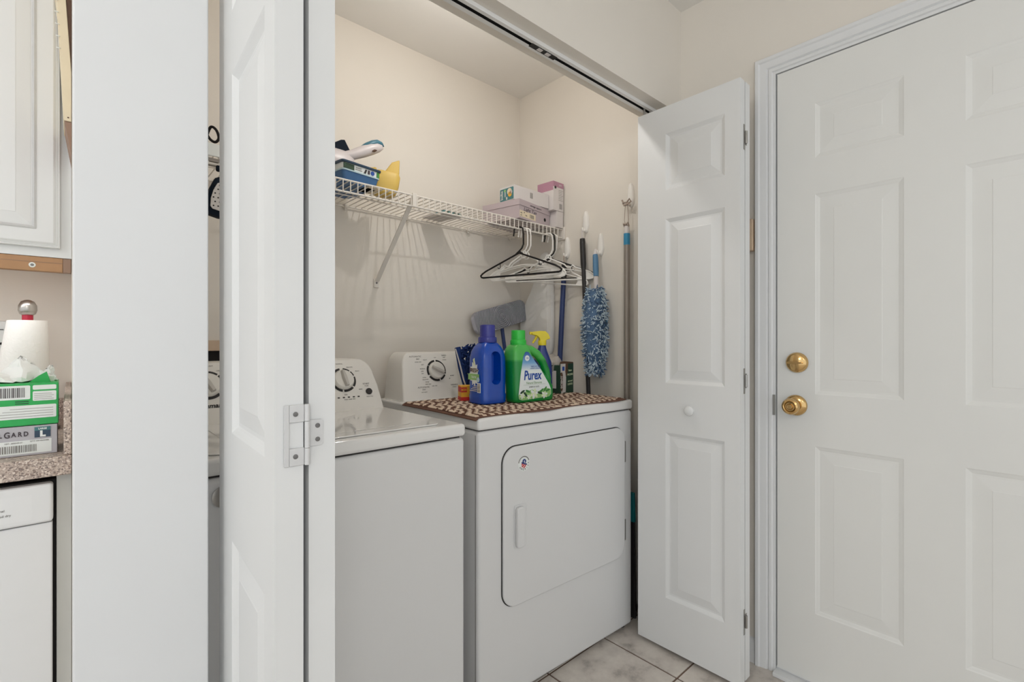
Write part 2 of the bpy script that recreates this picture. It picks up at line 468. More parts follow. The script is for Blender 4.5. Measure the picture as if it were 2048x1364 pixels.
# entry door: local x runs towards the camera (world -Y), face towards -X
d1 = sroot('door_1', (1.797, 0.6195, 0.0), R(-90))
DW = 0.909
pc = [(0.1145, 0.343), (0.4745, 0.703)]
pz = [(0.249, 0.796), (0.966, 1.619), (1.738, 1.916)]
slab = leaf_slab(DW, 2.034, 0.044, [(a, z0, b, z1) for a, b in pc for z0, z1 in pz], d1, 'entry_paint', 'slab', z0=0.021, deep=0.0045, field=0.045)
def Tout(x, z): return Matrix.Translation((x, 0, z)) @ Matrix.Rotation(R(90), 4, 'X')      # lathe axis towards -y local
kb = MB().lathe([(0.0345, 0), (0.0345, 0.003), (0.031, 0.008), (0.026, 0.011), (0.013, 0.012), (0.0115, 0.030), (0.013, 0.034)], 32, Tout(0.058, 0.925)).build('knob_rose', 'brass', d1)
k2 = MB().lathe([(0.012, 0.030), (0.020, 0.036), (0.0265, 0.046), (0.027, 0.053), (0.024, 0.060), (0.019, 0.0625), (0.0155, 0.060), (0.0145, 0.058), (0.006, 0.0575)], 32, Tout(0.058, 0.925)).build('knob', 'brass', d1)
MB().lathe([(0.0095, 0.057), (0.0095, 0.062), (0.0075, 0.0645), (0.001, 0.065)], 24, Tout(0.058, 0.925)).build('lock_button', 'brass', k2)
db = MB().lathe([(0.034, 0), (0.034, 0.004), (0.030, 0.012), (0.026, 0.015), (0.001, 0.0155)], 32, Tout(0.0615, 1.068)).build('deadbolt_rose', 'brass', d1)
MB().prism([(0.040, 1.0645), (0.062, 1.063), (0.083, 1.0655), (0.085, 1.068), (0.083, 1.0705), (0.062, 1.073), (0.040, 1.0715), (0.038, 1.068)], -0.030, -0.014).build('thumb_turn', 'brass', d1, bevel=0.0015)

# folding closet doors
BZ0, BH = 0.016, 1.982
bz = [(0.201, 0.806), (0.986, 1.586), (1.691, 1.898)]
LW, LT = 0.384, 0.0345
def hinge_silver(parent, x, y, z):
    h = MB().tube([(x, y - 0.004, z - 0.020), (x, y - 0.004, z + 0.020)], 0.0045, 10).build('hinge', 'steel', parent)
    MB().box((x - 0.012, y - 0.0015, z - 0.042), (x - 0.001, y, z + 0.042)).build('hinge_plate', 'steel', h, bevel=0.0008, seg=1)
    MB().box((x + 0.001, y - 0.0015, z - 0.024), (x + 0.012, y, z + 0.024)).build('hinge_plate', 'steel', h, bevel=0.0008, seg=1)
# right pair, folded flat: fold edge near the camera
d3 = sroot('door_3', (0, 0, 0))
def leaf(parent, origin, rz, hinge_first, name='leaf'):
    pn = [(0.050, a, 0.268, b) for a, b in bz] if hinge_first else [(LW - 0.268, a, LW - 0.050, b) for a, b in bz]
    l = leaf_slab(LW, BH, LT, pn, parent, 'door_paint', name, z0=BZ0)
    l.location = origin; l.rotation_euler = (0, 0, rz)
    return l
la = leaf(d3, (1.610 + LT, 0.667, 0), R(90), True)      # local x -> +Y, local y -> -X
lb = leaf(d3, (1.6505 + LT, 0.667, 0), R(90), True)
for z in (1.812, 1.008, 0.214): hinge_silver(d3, 1.6475, 0.667, z)
MB().lathe([(0.009, 0), (0.008, 0.008), (0.010, 0.012), (0.0155, 0.016), (0.0175, 0.021), (0.0165, 0.026), (0.012, 0.030), (0.001, 0.031)], 28, Matrix.Translation((1.610, 0.8335, 0.897)) @ Matrix.Rotation(R(-90), 4, 'Y')).build('knob', 'door_paint', d3)
MB().tube([(1.6275, 1.035, BZ0 + BH - 0.005), (1.6275, 1.035, 2.036)], 0.004, 10).build('pivot_pin', 'steel', d3)
MB().tube([(1.668, 1.035, BZ0 + BH - 0.005), (1.668, 1.035, 2.036)], 0.004, 10).build('pivot_pin', 'steel', d3)
# left pair
d2 = sroot('door_2', (0, 0, 0))
leaf(d2, (0.2225, 0.645, 0), R(87.6), True)
leaf(d2, (0.2655, 0.649, 0), R(88.2), True)
for z in (1.812, 1.0195, 0.214):
    y = 0.6440
    h = MB().box((0.1985, y - 0.0012, z - 0.039), (0.2045, y + 0.001, z + 0.039)).box((0.2045, y - 0.0012, z + 0.0165), (0.2230, y + 0.001, z + 0.039)).box((0.2045, y - 0.0012, z - 0.039), (0.2230, y + 0.001, z - 0.0165)).build('hinge', 'hinge_white', d2, bevel=0.0006, seg=1)
    MB().tube([(0.2262, y - 0.002, z - 0.039), (0.2262, y - 0.002, z - 0.0175)], 0.0034, 12).tube([(0.2262, y - 0.002, z + 0.0175), (0.2262, y - 0.002, z + 0.039)], 0.0034, 12).build('knuckle', 'hinge_white', h)
    MB().tube([(0.2262, y - 0.002, z - 0.0170), (0.2262, y - 0.002, z + 0.0170)], 0.0034, 12).build('knuckle', 'hinge_white', h)
    MB().prism(rrect(0.2285, z - 0.017, 0.2485, z + 0.017, 0.003), y + 0.0032, y + 0.0052).build('hinge_plate', 'hinge_white', h)
    for sx, sz, sy in ((0.212, z + 0.027, y - 0.0013), (0.212, z - 0.027, y - 0.0013), (0.2415, z + 0.009, y + 0.0031), (0.2415, z - 0.009, y + 0.0031)):
        MB().lathe([(0.0032, 0), (0.0030, 0.0008), (0.001, 0.0010)], 14, Matrix.Translation((sx, sy, sz)) @ Matrix.Rotation(R(90), 4, 'X')).build('screw', 'screw_steel', h)
MB().tube([(0.215, 1.012, BZ0 + BH - 0.005), (0.215, 1.030, 2.036)], 0.004, 10).build('pivot_pin', 'steel', d2)

# ================================================================== LAMPS: CLOSET BULB, AND GLOBES ADDED FOR FILL
cl = thing('closet_lamp', 'small bare bulb lamp hanging from the closet ceiling hidden above the header', 'lamp', (1.0, 1.235, 2.45))
MB().lathe([(0.045, 0), (0.045, -0.012), (0.02, -0.02), (0.012, -0.05), (0.012, -0.150), (0.017, -0.155), (0.017, -0.185), (0.001, -0.186)], 24).build('lamp_holder', 'white_card', cl)
MB().lathe([(0.008, -0.186), (0.010, -0.195), (0.014, -0.203), (0.0155, -0.212), (0.0125, -0.221), (0.006, -0.226), (0.001, -0.227)], 20).build('bulb', 'bulb_glow', cl)

def bulb_light(name, loc, radius, watts, col):
    """the light a lamp's bulb gives off: a glowing sphere around the bulb mesh"""
    l = bpy.data.lights.new(name, 'POINT'); l.energy = watts; l.color = col; l.shadow_soft_size = radius; l.use_soft_falloff = False
    o = bpy.data.objects.new(name, l); COL.objects.link(o); o.location = loc
bulb_light('closet_bulb_light', (1.0, 1.235, 2.2385), 0.0165, 6.6, (1.0, 0.968, 0.925))
def fill_globe(label, loc, watts):  # unseen pendant globes, added to brighten walls and ceiling
    t = thing('fill_globe', label, 'lamp', loc, 0, 'globe pendant lamps added for fill light')
    MB().lathe([(0.06, 0), (0.06, -0.02), (0.02, -0.03), (0.008, -0.032)], 24).build('ceiling_rose', 'white_card', t)
    MB().tube([(0, 0, -0.03), (0, 0, -0.26)], 0.005, 8).build('stem', 'nickel', t)
    MB().lathe([(0.02, -0.25), (0.06, -0.28), (0.10, -0.32), (0.11, -0.37), (0.10, -0.42), (0.06, -0.46), (0.02, -0.477), (0.001, -0.478)], 28).build('globe', 'bulb_glow', t)
    bulb_light('fill_globe_light', (loc[0], loc[1], loc[2] - 0.365), 0.125, watts, (1.0, 0.985, 0.955))
    return t
fill_globe('white globe pendant lamp added for fill light behind the camera', (-0.55, -0.95, 2.45), 11.6)
fill_globe('white globe pendant lamp added for fill light left of the camera', (-1.35, 0.45, 2.45), 11.6)

# ================================================================== WASHER
def console(parent, outline, yb, yt, zb, zt, yback, material='console_plastic'):
    """sloping control console: front outline in (x,z), face leaning back"""
    fy = lambda z: yb + (z - zb) / (zt - zb) * (yt - yb)
    cx = sum(p[0] for p in outline) / len(outline); cz = (zb + zt) / 2
    def inset(p, d):
        x, z = p
        return (x + (d if x < cx else -d) * (1 if abs(x - cx) > 0.02 else 0), z - d if z > zb + 0.01 else z)
    f0 = [(inset(p, 0.006)[0], fy(inset(p, 0.006)[1]), inset(p, 0.006)[1]) for p in outline]
    f1 = [(inset(p, 0.0015)[0], fy(p[1]) + 0.0025, inset(p, 0.0015)[1]) for p in outline]
    f2 = [(p[0], fy(p[1]) + 0.008, p[1]) for p in outline]
    bk = [(p[0], yback, p[1]) for p in outline]
    return MB().loft([f0, f1, f2, bk]).build('console', material, parent, angle=50), fy
def dial(parent, x, z, yb, tilt, pointer, r_out=0.0445, segs=((8, 40), (46, 70), (76, 128), (136, 186), (194, 244), (252, 352))):
    """knob with printed black ring on a face leaning back by tilt (radians)"""
    T = Matrix.Translation((x, yb, z)) @ Matrix.Rotation(-tilt, 4, 'X') @ Matrix.Rotation(R(90), 4, 'X')   # local z out of the face
    k = MB().lathe([(0.0365, 0.0), (0.0360, 0.006), (0.0330, 0.012), (0.0310, 0.014), (0.001, 0.0145)], 40, T).build('dial', 'knob_plastic', parent)
    g = MB()
    prof = [(-0.0075, -0.029), (-0.0095, 0.0), (-0.0060, 0.030), (0.0060, 0.030), (0.0095, 0.0), (0.0075, -0.029)]
    Rz = Matrix.Rotation(R(pointer), 4, 'Z')
    g.loft([[(a, b, 0.013) for a, b in prof], [(a * 0.55, b * 0.96, 0.026) for a, b in prof]], True, T @ Rz)
    g.build('grip', 'knob_grip', k, bevel=0.0015)
    for a0, a1 in segs:
        mb = MB()
        n = max(3, int((a1 - a0) / 6))
        thick = [(r_out - 0.007, 0.0004), (r_out, 0.0004)]
        o = [(r_out * math.cos(R(90 - a0 - (a1 - a0) * q / n)), r_out * math.sin(R(90 - a0 - (a1 - a0) * q / n))) for q in range(n + 1)]
        i_ = [(0.81 * px, 0.81 * py) for px, py in o]
        mb.prism(o + list(reversed(i_)), 0.0002, 0.0009, 'xy', T)
        mb.build('ring_mark', 'print_black', k, smooth=False)
    return T

WX, WY = 0.140, 1.106
wsh = thing('washing_machine', 'white top-loading washing machine with two dials, left of the dryer', 'washer', (WX, WY, 0))
WWd, WD = 0.690, 0.690
MB().box((0, 0.004, 0.025), (WWd, WD, 0.866)).build('cabinet', 'enamel_front', wsh, bevel=0.012, seg=3)
MB().box((0.012, 0.016, 0.860), (WWd - 0.012, WD - 0.012, 0.874)).build('gasket', 'rubber_gap', wsh, smooth=False)
deck = MB().box((-0.001, 0.0, 0.8705), (WWd + 0.001, WD, 0.906)).build('top_deck', 'enamel_top', wsh, bevel=0.010, seg=3)
lid = MB().prism(rrect(0.065, 0.030, 0.625, 0.430, 0.02), 0.9062, 0.9105, 'xy').build('lid', 'enamel_top', wsh, bevel=0.0025, seg=2)
MB().prism(rrect(0.120, 0.075, 0.570, 0.375, 0.03), 0.9105, 0.9118, 'xy').build('lid_panel', 'enamel_top', lid, bevel=0.001, seg=1)
for x in (0.02, 0.655):
    for y in (0.03, 0.64):
        MB().lathe([(0.020, 0.0), (0.020, 0.018), (0.012, 0.027)], 16, Matrix.Translation((x if x > 0.1 else x + 0.01, y, 0))).build('foot', 'rubber_gap', wsh)
# console outline, local x
x0, x1 = 0.010, 0.680
ol = [(x0, 0.906), (x1, 0.906), (x1 - 0.004, 0.985), (x1 - 0.010, 1.018)] + [(x1 - 0.060 + 0.050 * math.cos(R(a)), 1.020 + 0.056 * math.sin(R(a))) for a in (15, 35, 55, 75, 90)]
ol += [(x0 + 0.060 + 0.050 * math.cos(R(a)), 1.020 + 0.056 * math.sin(R(a))) for a in (90, 105, 125, 145, 165)] + [(x0 + 0.010, 1.018), (x0 + 0.004, 0.985)]
con, wfy = console(wsh, ol, 1.572 - WY, 1.660 - WY, 0.906, 1.076, 0.688)
wt = math.atan2(0.088, 0.170)
dial(wsh, 0.693 - WX, 1.006, wfy(1.006) - 0.0005, wt, 8)
dial(wsh, 0.292 - WX, 1.012, wfy(1.012) - 0.0005, wt, 25)
def con_T(x, z, fy, tilt, off=0.0006):
    return Matrix.Translation((x, fy(z) - off, z)) @ Matrix.Rotation(-tilt, 4, 'X') @ Matrix.Rotation(R(90), 4, 'X')
MB().lathe([(0.0115, 0.0), (0.0110, 0.004), (0.001, 0.0045)], 24, con_T(0.776 - WX, 0.963, wfy, wt)).build('start_button', 'rubber_gap', wsh)
for k in range(5):
    MB().box((-0.0035, -0.002, 0), (0.0035, 0.002, 0.0006), con_T(0.665 + k * 0.0175 - WX, 0.949, wfy, wt)).build('indicator', 'print_black', wsh, smooth=False)
for t, x, z, s in (('START', 0.772, 0.989, 0.0085), ('PAUSE', 0.772, 0.982, 0.005), ('NORMAL', 0.690, 1.060, 0.006), ('DELICATE', 0.724, 1.048, 0.005), ('BULKY', 0.750, 1.034, 0.005),
                   ('RINSE', 0.748, 0.972, 0.005), ('OFF', 0.692, 0.957, 0.006), ('WASH  RINSE  SPIN', 0.702, 0.942, 0.0045), ('HOLD 3 SEC', 0.776, 0.946, 0.0045), ('HEAVY', 0.302, 1.066, 0.006), ('LIGHT', 0.325, 1.052, 0.005)):
    text(t, s, 'print_grey', wsh, con_T(x - WX, z, wfy, wt))
text('amana', 0.019, 'print_black', wsh, con_T(0.282 - WX, 0.955, wfy, wt), shear=0.25, offset=0.0006, align='LEFT')
MB().lathe([(0.022, 0), (0.022, 0.002), (0.017, 0.003), (0.001, 0.003)], 28, Matrix.Translation((0.228 - WX, 0.004, 0.828)) @ Matrix.Rotation(R(90), 4, 'X')).build('badge', 'nickel', wsh)

# ================================================================== DRYER
DR = R(-2.4)
dry = thing('clothes_dryer', 'white front-loading clothes dryer with square door, right of the washer', 'dryer', (0.902, 1.138, 0), DR)
DWd, DD = 0.757, 0.690
MB().box((0, 0.004, 0.014), (DWd, DD, 0.866)).build('cabinet', 'enamel_front', dry, bevel=0.012, seg=3)
MB().box((-0.0008, 0.016, 0.04), (0.0005, 0.0185, 0.855)).build('seam_strip', 'print_grey', dry, smooth=False)
MB().box((0.012, 0.016, 0.860), (DWd - 0.012, DD - 0.012, 0.874)).build('gasket', 'rubber_gap', dry, smooth=False)
MB().box((-0.002, 0.0, 0.8695), (DWd + 0.002, DD, 0.907)).build('top_deck', 'enamel_top', dry, bevel=0.010, seg=3)
for x in (0.03, DWd - 0.03):
    for y in (0.04, 0.64): MB().lathe([(0.018, 0), (0.018, 0.016)], 14, Matrix.Translation((x, y, 0))).build('foot', 'rubber_gap', dry)
MB().prism(rrect(0.0880, 0.2985, 0.7020, 0.8085, 0.055, 10), 0.0022, 0.0045).build('door_seal', 'rubber_gap', dry)
door = MB().prism(rrect(0.0905, 0.301, 0.6995, 0.806, 0.053, 10), -0.006, 0.0040).build('door', 'enamel_front', dry, bevel=0.004, seg=3)
MB().prism(rrect(0.132, 0.484, 0.182, 0.620, 0.006), -0.0095, -0.006).build('handle_plate', 'enamel_front', door, bevel=0.0025)
MB().prism(rrect(0.134, 0.488, 0.166, 0.616, 0.010), -0.024, -0.0095).build('handle', 'enamel_front', door, bevel=0.005, seg=3)
for z in (0.708, 0.403):
    h = MB().box((0.6990, -0.0055, z - 0.041), (0.7050, 0.004, z + 0.041)).build('hinge', 'steel', dry, bevel=0.001, seg=1)
# round sticker on the dryer door
ST = Matrix.Translation((0.173, -0.0062, 0.7475)) @ Matrix.Rotation(R(90), 4, 'X')
stk = MB().lathe([(0.0245, 0), (0.0245, 0.0004)], 32, ST).build('sticker', 'label_white', door)
for r0, r1, a0, a1 in ((0.0205, 0.0240, 20, 170),):
    o = [(r1 * math.cos(R(a0 + (a1 - a0) * q / 20)), r1 * math.sin(R(a0 + (a1 - a0) * q / 20))) for q in range(21)]
    i_ = [(r0 * math.cos(R(a0 + (a1 - a0) * q / 20)), r0 * math.sin(R(a0 + (a1 - a0) * q / 20))) for q in range(21)]
    MB().prism(o + list(reversed(i_)), 0.0004, 0.0007, 'xy', ST).build('sticker_rim', 'print_grey', stk, smooth=False)
def stroke(pts, r, material, name='emblem'):
    MB().tube([(a, b, 0.0006) for a, b in pts], r, 6, False, ST).build(name, material, stk)
stroke(arc(0.0015, 0.007, 0.0052, -60, 230, 12), 0.0024, 'navy_bottle')
stroke([(-0.010, 0.004), (-0.004, 0.001), (0.004, -0.0015), (0.011, -0.004)], 0.0023, 'navy_bottle')
stroke([(-0.006, 0.001), (-0.009, -0.005)], 0.0020, 'red_print')
stroke([(0.002, -0.002), (-0.003, -0.007), (-0.009, -0.010)], 0.0020, 'red_print')
stroke([(0.008, -0.005), (0.004, -0.010), (-0.002, -0.014)], 0.0018, 'red_print')
for k, ch in enumerate('AMERICA'):
    a = R(215 + k * 24)
    text(ch, 0.008, 'print_black', stk, ST @ Matrix.Translation((0.0195 * math.cos(a), 0.0195 * math.sin(a), 0.0006)) @ Matrix.Rotation(a + PI / 2, 4, 'Z'))
# dryer console, local coordinates
x0, x1 = 0.022, 0.690
ol = [(x0, 0.907), (x1, 0.907), (x1 - 0.010, 0.985), (x1 - 0.018, 1.028)] + [(x1 - 0.068 + 0.050 * math.cos(R(a)), 1.030 + 0.064 * math.sin(R(a))) for a in (15, 35, 55, 75, 90)]
ol += [(x0 + 0.068 + 0.050 * math.cos(R(a)), 1.030 + 0.064 * math.sin(R(a))) for a in (90, 105, 125, 145, 165)] + [(x0 + 0.018, 1.028), (x0 + 0.010, 0.985)]
ol = [(x0 + (x - x0) if x > 0.3 else x0 + (x - x0) * 0.75, z) for x, z in ol]
dcon, dfy = console(dry, ol, 0.522, 0.575, 0.907, 1.094, 0.688)
dt = math.atan2(0.053, 0.187)
dial(dry, 0.186, 1.019, dfy(1.019) - 0.0005, dt, 62, segs=((4, 110), (118, 158), (166, 236), (246, 300), (304, 354)))
for t, x, z, s in (('AUTOMATIC', 0.098, 1.077, 0.0095), ('DRY', 0.108, 1.067, 0.008), ('MORE DRY', 0.108, 1.055, 0.006), ('HEAVY', 0.140, 1.063, 0.006), ('OFF', 0.188, 1.071, 0.006), ('TIMED', 0.232, 1.079, 0.0085), ('DRY', 0.232, 1.071, 0.0065), ('70 MIN', 0.232, 1.061, 0.006), ('WET', 0.126, 1.044, 0.006),
                   ('NORMAL', 0.124, 1.028, 0.006), ('LESS', 0.121, 1.018, 0.006), ('DRY', 0.121, 1.009, 0.006), ('COOL', 0.127, 0.993, 0.006), ('DELICATE', 0.130, 0.985, 0.006), ('MORE', 0.137, 0.975, 0.006), ('VERY DRY', 0.140, 0.966, 0.006), ('AUTOMATIC', 0.118, 0.955, 0.0095), ('DRY', 0.118, 0.946, 0.008), ('NO HEAT', 0.118, 0.936, 0.006), ('LESS  OFF', 0.168, 0.958, 0.006),
                   ('WRINKLE', 0.262, 0.958, 0.008), ('SHIELD', 0.262, 0.949, 0.006), ('60 MIN', 0.258, 0.996, 0.006), ('40', 0.244, 0.984, 0.006)):
    text(t, s, 'print_grey', dry, con_T(x, z, dfy, dt))

# ================================================================== WOVEN MAT ON THE DRYER
mt = thing('woven_mat', 'brown and cream woven cotton mat spread over the dryer top', 'mat', (0.902, 1.138, 0.907), DR)
ML, MWd = 0.738, 0.470
def mat_z(x, y):
    z = 0.0022 + 0.0015 * math.sin(9 * x + 2) * math.sin(7 * y)
    if x < 0: z += x * 0.9
    return max(z, -0.02)
nx, ny = 60, 36
X0, Y0 = -0.008, 0.004
grid = [[(X0 + ML * i / nx, Y0 + MWd * j / ny + (0.012 * math.sin(4.0 * i / nx * PI) if j == 0 else 0) + 0.006 * (i / nx)) for i in range(nx + 1)] for j in range(ny + 1)]
vs = []; fs = []
for lay in (0.0, -0.0030):
    for row in grid: vs += [(x, y, mat_z(x, y) + 0.0012 + lay) for x, y in row]
n1 = (nx + 1) * (ny + 1)
for j in range(ny):
    for i in range(nx):
        a = j * (nx + 1) + i
        fs.append((a, a + 1, a + nx + 2, a + nx + 1)); fs.append((n1 + a, n1 + a + nx + 1, n1 + a + nx + 2, n1 + a + 1))
for i in range(nx):
    fs.append((i, n1 + i, n1 + i + 1, i + 1)); a = ny * (nx + 1) + i; fs.append((a, a + 1, n1 + a + 1, n1 + a))
for j in range(ny):
    a = j * (nx + 1); fs.append((a, a + nx + 1, n1 + a + nx + 1, n1 + a)); a += nx; fs.append((a, n1 + a, n1 + a + nx + 1, a + nx + 1))
MB().add(vs, fs).build('mat_backing', 'mat_brown', mt)
wv = MB(); wb = MB()
rnd = random.Random(3)
cw, rw = 0.0150, 0.0095
for j in range(int((MWd - 0.02) / rw)):
    for i in range(int((ML - 0.016) / cw)):
        x = X0 + 0.008 + (i + 0.5) * cw; y = Y0 + 0.014 + (j + 0.5) * rw
        cream = ((i + (j // 2) % 2) % 2 == 0) if (j // 6) % 2 else (i % 2 == 0)
        if rnd.random() < 0.08: cream = not cream
        b = wv if cream else wb
        a_ = cw * 0.50 * rnd.uniform(0.85, 1.1); c_ = rw * 0.52 * rnd.uniform(0.85, 1.1); h = 0.0042 * rnd.uniform(0.7, 1.2)
        z = mat_z(x, y) + 0.0008
        b.add([(x - a_, y - c_, z), (x + a_, y - c_, z), (x + a_, y + c_, z), (x - a_, y + c_, z),
               (x - a_ * .62, y - c_ * .62, z + h), (x + a_ * .62, y - c_ * .62, z + h), (x + a_ * .62, y + c_ * .62, z + h), (x - a_ * .62, y + c_ * .62, z + h)],
              [(4, 5, 6, 7), (0, 1, 5, 4), (1, 2, 6, 5), (2, 3, 7, 6), (3, 0, 4, 7)])
wv.build('cream_weave', 'mat_cream', mt, kind='stuff', angle=80)
wb.build('brown_weave', 'mat_brown', mt, kind='stuff', angle=80)

# ================================================================== BOTTLES AND BOXES ON THE DRYER
TOP = 0.9140
gb = thing('detergent_jug', 'green laundry detergent jug with white floral label and bright green cap', 'bottle', (1.190, 1.288, TOP), R(-6))
D = 0.076
sec = [(0.0, 0.006, 0.184, D - .008), (0.004, 0.001, 0.189, D), (0.015, -0.001, 0.191, D), (0.055, -0.002, 0.190, D), (0.085, -0.004, 0.166, D), (0.118, -0.005, 0.132, D), (0.150, -0.006, 0.100, D),
       (0.175, -0.006, 0.082, D), (0.195, -0.003, 0.078, D - .004), (0.206, 0.004, 0.076, D - .014), (0.213, 0.012, 0.068, 0.056)]
MB().loft([sellipse((a + b) / 2, 0.038, (b - a) / 2, d / 2, v, 5.0, 48) for v, a, b, d in sec]).build('body', 'green_plastic', gb, angle=60)
hp = [(0.060, 0.198), (0.096, 0.194), (0.128, 0.177), (0.154, 0.148), (0.172, 0.112), (0.180, 0.078), (0.180, 0.050)]
MB().tube([(a, 0.038, b) for a, b in hp], [0.014, 0.016, 0.0165, 0.0165, 0.0165, 0.017, 0.014], 14).build('handle', 'green_plastic', gb, angle=70)
nk = Matrix.Translation((0.040, 0.038, 0))
MB().lathe([(0.029, 0.210), (0.0305, 0.214), (0.0305, 0.226), (0.029, 0.230), (0.0265, 0.2305)], 32, nk).build('collar', 'green_cap', gb)
MB().lathe([(0.0265, 0.230), (0.0262, 0.262), (0.0255, 0.2655), (0.0245, 0.2660), (0.0235, 0.2645), (0.001, 0.2640)], 40, nk).build('cap', 'green_cap', gb)
lp = [(0.050, 0.187), (0.043, 0.184), (0.034, 0.168), (0.022, 0.10), (0.013, 0.028), (0.016, 0.014), (0.030, 0.009), (0.158, 0.016), (0.168, 0.026), (0.167, 0.044), (0.157, 0.064), (0.119, 0.117), (0.074, 0.168), (0.060, 0.184)]
lab = MB().prism(lp, -0.0009, 0.0004).build('label', 'label_fade', gb, smooth=False)
fy_ = -0.0011
MB().prism(arc(0.052, 0.163, 0.0105, 0, 360, 24)[:-1], fy_ - 0.0002, fy_ + 0.0002).build('seal', 'label_white', lab, smooth=False)
text('150', 0.008, 'label_blue', lab, face_T((0.052, fy_ - 0.0004, 0.163), *FRONT))
text('Purex', 0.0475, 'label_blue', lab, face_T((0.0775, fy_, 0.098), *FRONT), offset=0.0013, shear=0.12, sx=0.72)
text('TRIPLE ACTION', 0.0085, 'label_blue', lab, face_T((0.092, fy_, 0.131), *FRONT), sx=0.8)
text('LAUNDRY DETERGENT', 0.0062, 'label_blue', lab, face_T((0.092, fy_, 0.124), *FRONT), sx=0.8)
text('Natural Elements', 0.0125, 'text_green', lab, face_T((0.0855, fy_, 0.071), *FRONT), sx=0.85)
MB().box((0.035, fy_ - 0.0001, 0.064), (0.140, fy_ + 0.0002, 0.0645)).build('rule', 'text_green', lab, smooth=False)
text('LINEN & LILIES', 0.0075, 'print_black', lab, face_T((0.085, fy_, 0.056), *FRONT))
MB().prism([(0.0135, 0.030), (0.016, 0.0145), (0.030, 0.0095), (0.157, 0.0165), (0.167, 0.027), (0.166, 0.043), (0.140, 0.050), (0.105, 0.038), (0.075, 0.046), (0.045, 0.040)], fy_ + 0.0001, fy_ + 0.0003).build('printed_meadow', 'label_green', lab, smooth=False)
rnd = random.Random(11)
def ell(cx, cz, a, b, ang, y):
    return [(cx + a * math.cos(t) * math.cos(ang) - b * math.sin(t) * math.sin(ang), cz + a * math.cos(t) * math.sin(ang) + b * math.sin(t) * math.cos(ang)) for t in [2 * PI * k / 10 for k in range(10)]]
for cx, cz, s in ((0.030, 0.026, 0.013), (0.085, 0.030, 0.020), (0.135, 0.024, 0.015), (0.060, 0.020, 0.010)):
    for k in range(6):
        a = k * PI / 3 + 0.3
        MB().prism(ell(cx + s * .5 * math.cos(a), max(0.014, cz + s * .45 * math.sin(a)), s * .55, s * .28, a, 0), fy_ - 0.0003 - 0.00005 * k, fy_).build('petal', 'petal' if k % 2 else 'label_white', lab, smooth=False)
for cx, cz, a, m_ in ((0.030, 0.040, 0.5, 'leaf_dark'), (0.055, 0.041, -0.4, 'leaf_green'), (0.120, 0.040, 0.6, 'leaf_green'), (0.138, 0.045, 0.9, 'leaf_green'), (0.112, 0.032, -0.3, 'leaf_dark'), (0.150, 0.040, 0.3, 'leaf_green'), (0.044, 0.030, -0.8, 'leaf_dark')):
    MB().prism(ell(cx, cz, 0.012, 0.0042, a, 0), fy_ - 0.0008, fy_ - 0.0003).build('printed_leaf', m_, lab, smooth=False)

bb_ = thing('detergent_bottle', 'tall blue laundry detergent bottle with hollow handle and blue cap', 'bottle', (1.069, 1.328, TOP), R(-4))
# local: x to the right (0..0.112), y away (0..0.09)
BD = 0.104; BW = 0.116
sec = [(0.0, 0.004, BW - .004, .005, BD - .005), (0.004, 0, BW, 0, BD), (0.030, -0.001, BW + .001, -.001, BD + .001), (0.036, 0.001, BW - .001, .001, BD - .001), (0.120, 0, BW, 0, BD), (0.165, 0.001, BW - .001, .001, BD - .001), (0.190, 0.006, BW - .006, .006, BD - .006), (0.206, 0.015, BW - .014, .014, BD - .014), (0.216, 0.024, BW - .024, .02, BD - .022), (0.222, 0.030, BW - .030, .026, BD - .028)]
body = MB().loft([sellipse((a + b) / 2, (c + d) / 2, (b - a) / 2, (d - c) / 2, v, 4.2, 56) for v, a, b, c, d in sec]).build('body', 'blue_plastic', bb_, angle=60)
cut = MB().loft([[(x, y, z) for x, z in rrect(0.038 + i, 0.068 + i, 0.082 - i, 0.190 - i, 0.020 - i)] for y, i in ((-0.03, 0.0), (0.012, 0.002), (0.034, 0.010))]).build('cutter', 'blue_plastic')
cut.location = bb_.location; cut.rotation_euler = bb_.rotation_euler
boolean_cut(body, cut)
nk = Matrix.Translation((BW / 2, BD / 2, 0))
MB().lathe([(0.0335, 0.220), (0.0345, 0.223), (0.0345, 0.236), (0.0330, 0.240), (0.028, 0.2415)], 36, nk).build('collar', 'blue_cap', bb_)
MB().lathe([(0.0285, 0.240), (0.0278, 0.280), (0.0265, 0.2845), (0.0255, 0.285), (0.001, 0.2845)], 36, nk).build('cap', 'blue_cap', bb_)
# label on its left face: local y is the depth; plane x = 0
lx = -0.0012
star = []
for k in range(22):
    a = 2 * PI * k / 22; r = 0.040 if k % 2 == 0 else 0.029
    star.append((0.052 + r * 0.72 * math.cos(a), 0.108 + r * 1.15 * math.sin(a)))
lb_ = MB().prism(star, lx, lx + 0.0012, 'yz').build('label', 'label_white', bb_, smooth=False)
MB().prism([(0.050, 0.165), (0.046, 0.140), (0.054, 0.138), (0.060, 0.160)], lx - 0.0001, lx + 0.001, 'yz').build('flower_tip', 'petal', lb_, smooth=False)
MB().box((lx - 0.0004, 0.020, 0.086), (lx, 0.090, 0.108)).build('ribbon', 'label_green', lb_, smooth=False)
MB().prism(arc(0.026, 0.088, 0.009, 0, 360, 18)[:-1], lx - 0.0008, lx - 0.0003, 'yz').build('seal', 'tub_rim', lb_, smooth=False)
text('FRESH', 0.020, 'brown_print', lb_, face_T((lx - 0.0003, 0.052, 0.120), *LEFT), offset=0.0006)
text('burst', 0.014, 'label_white', lb_, face_T((lx - 0.0006, 0.052, 0.097), *LEFT))
MB().box((lx - 0.0002, 0.012, 0.042), (lx + 0.0012, 0.032, 0.076)).build('barcode_patch', 'label_white', lb_, smooth=False)
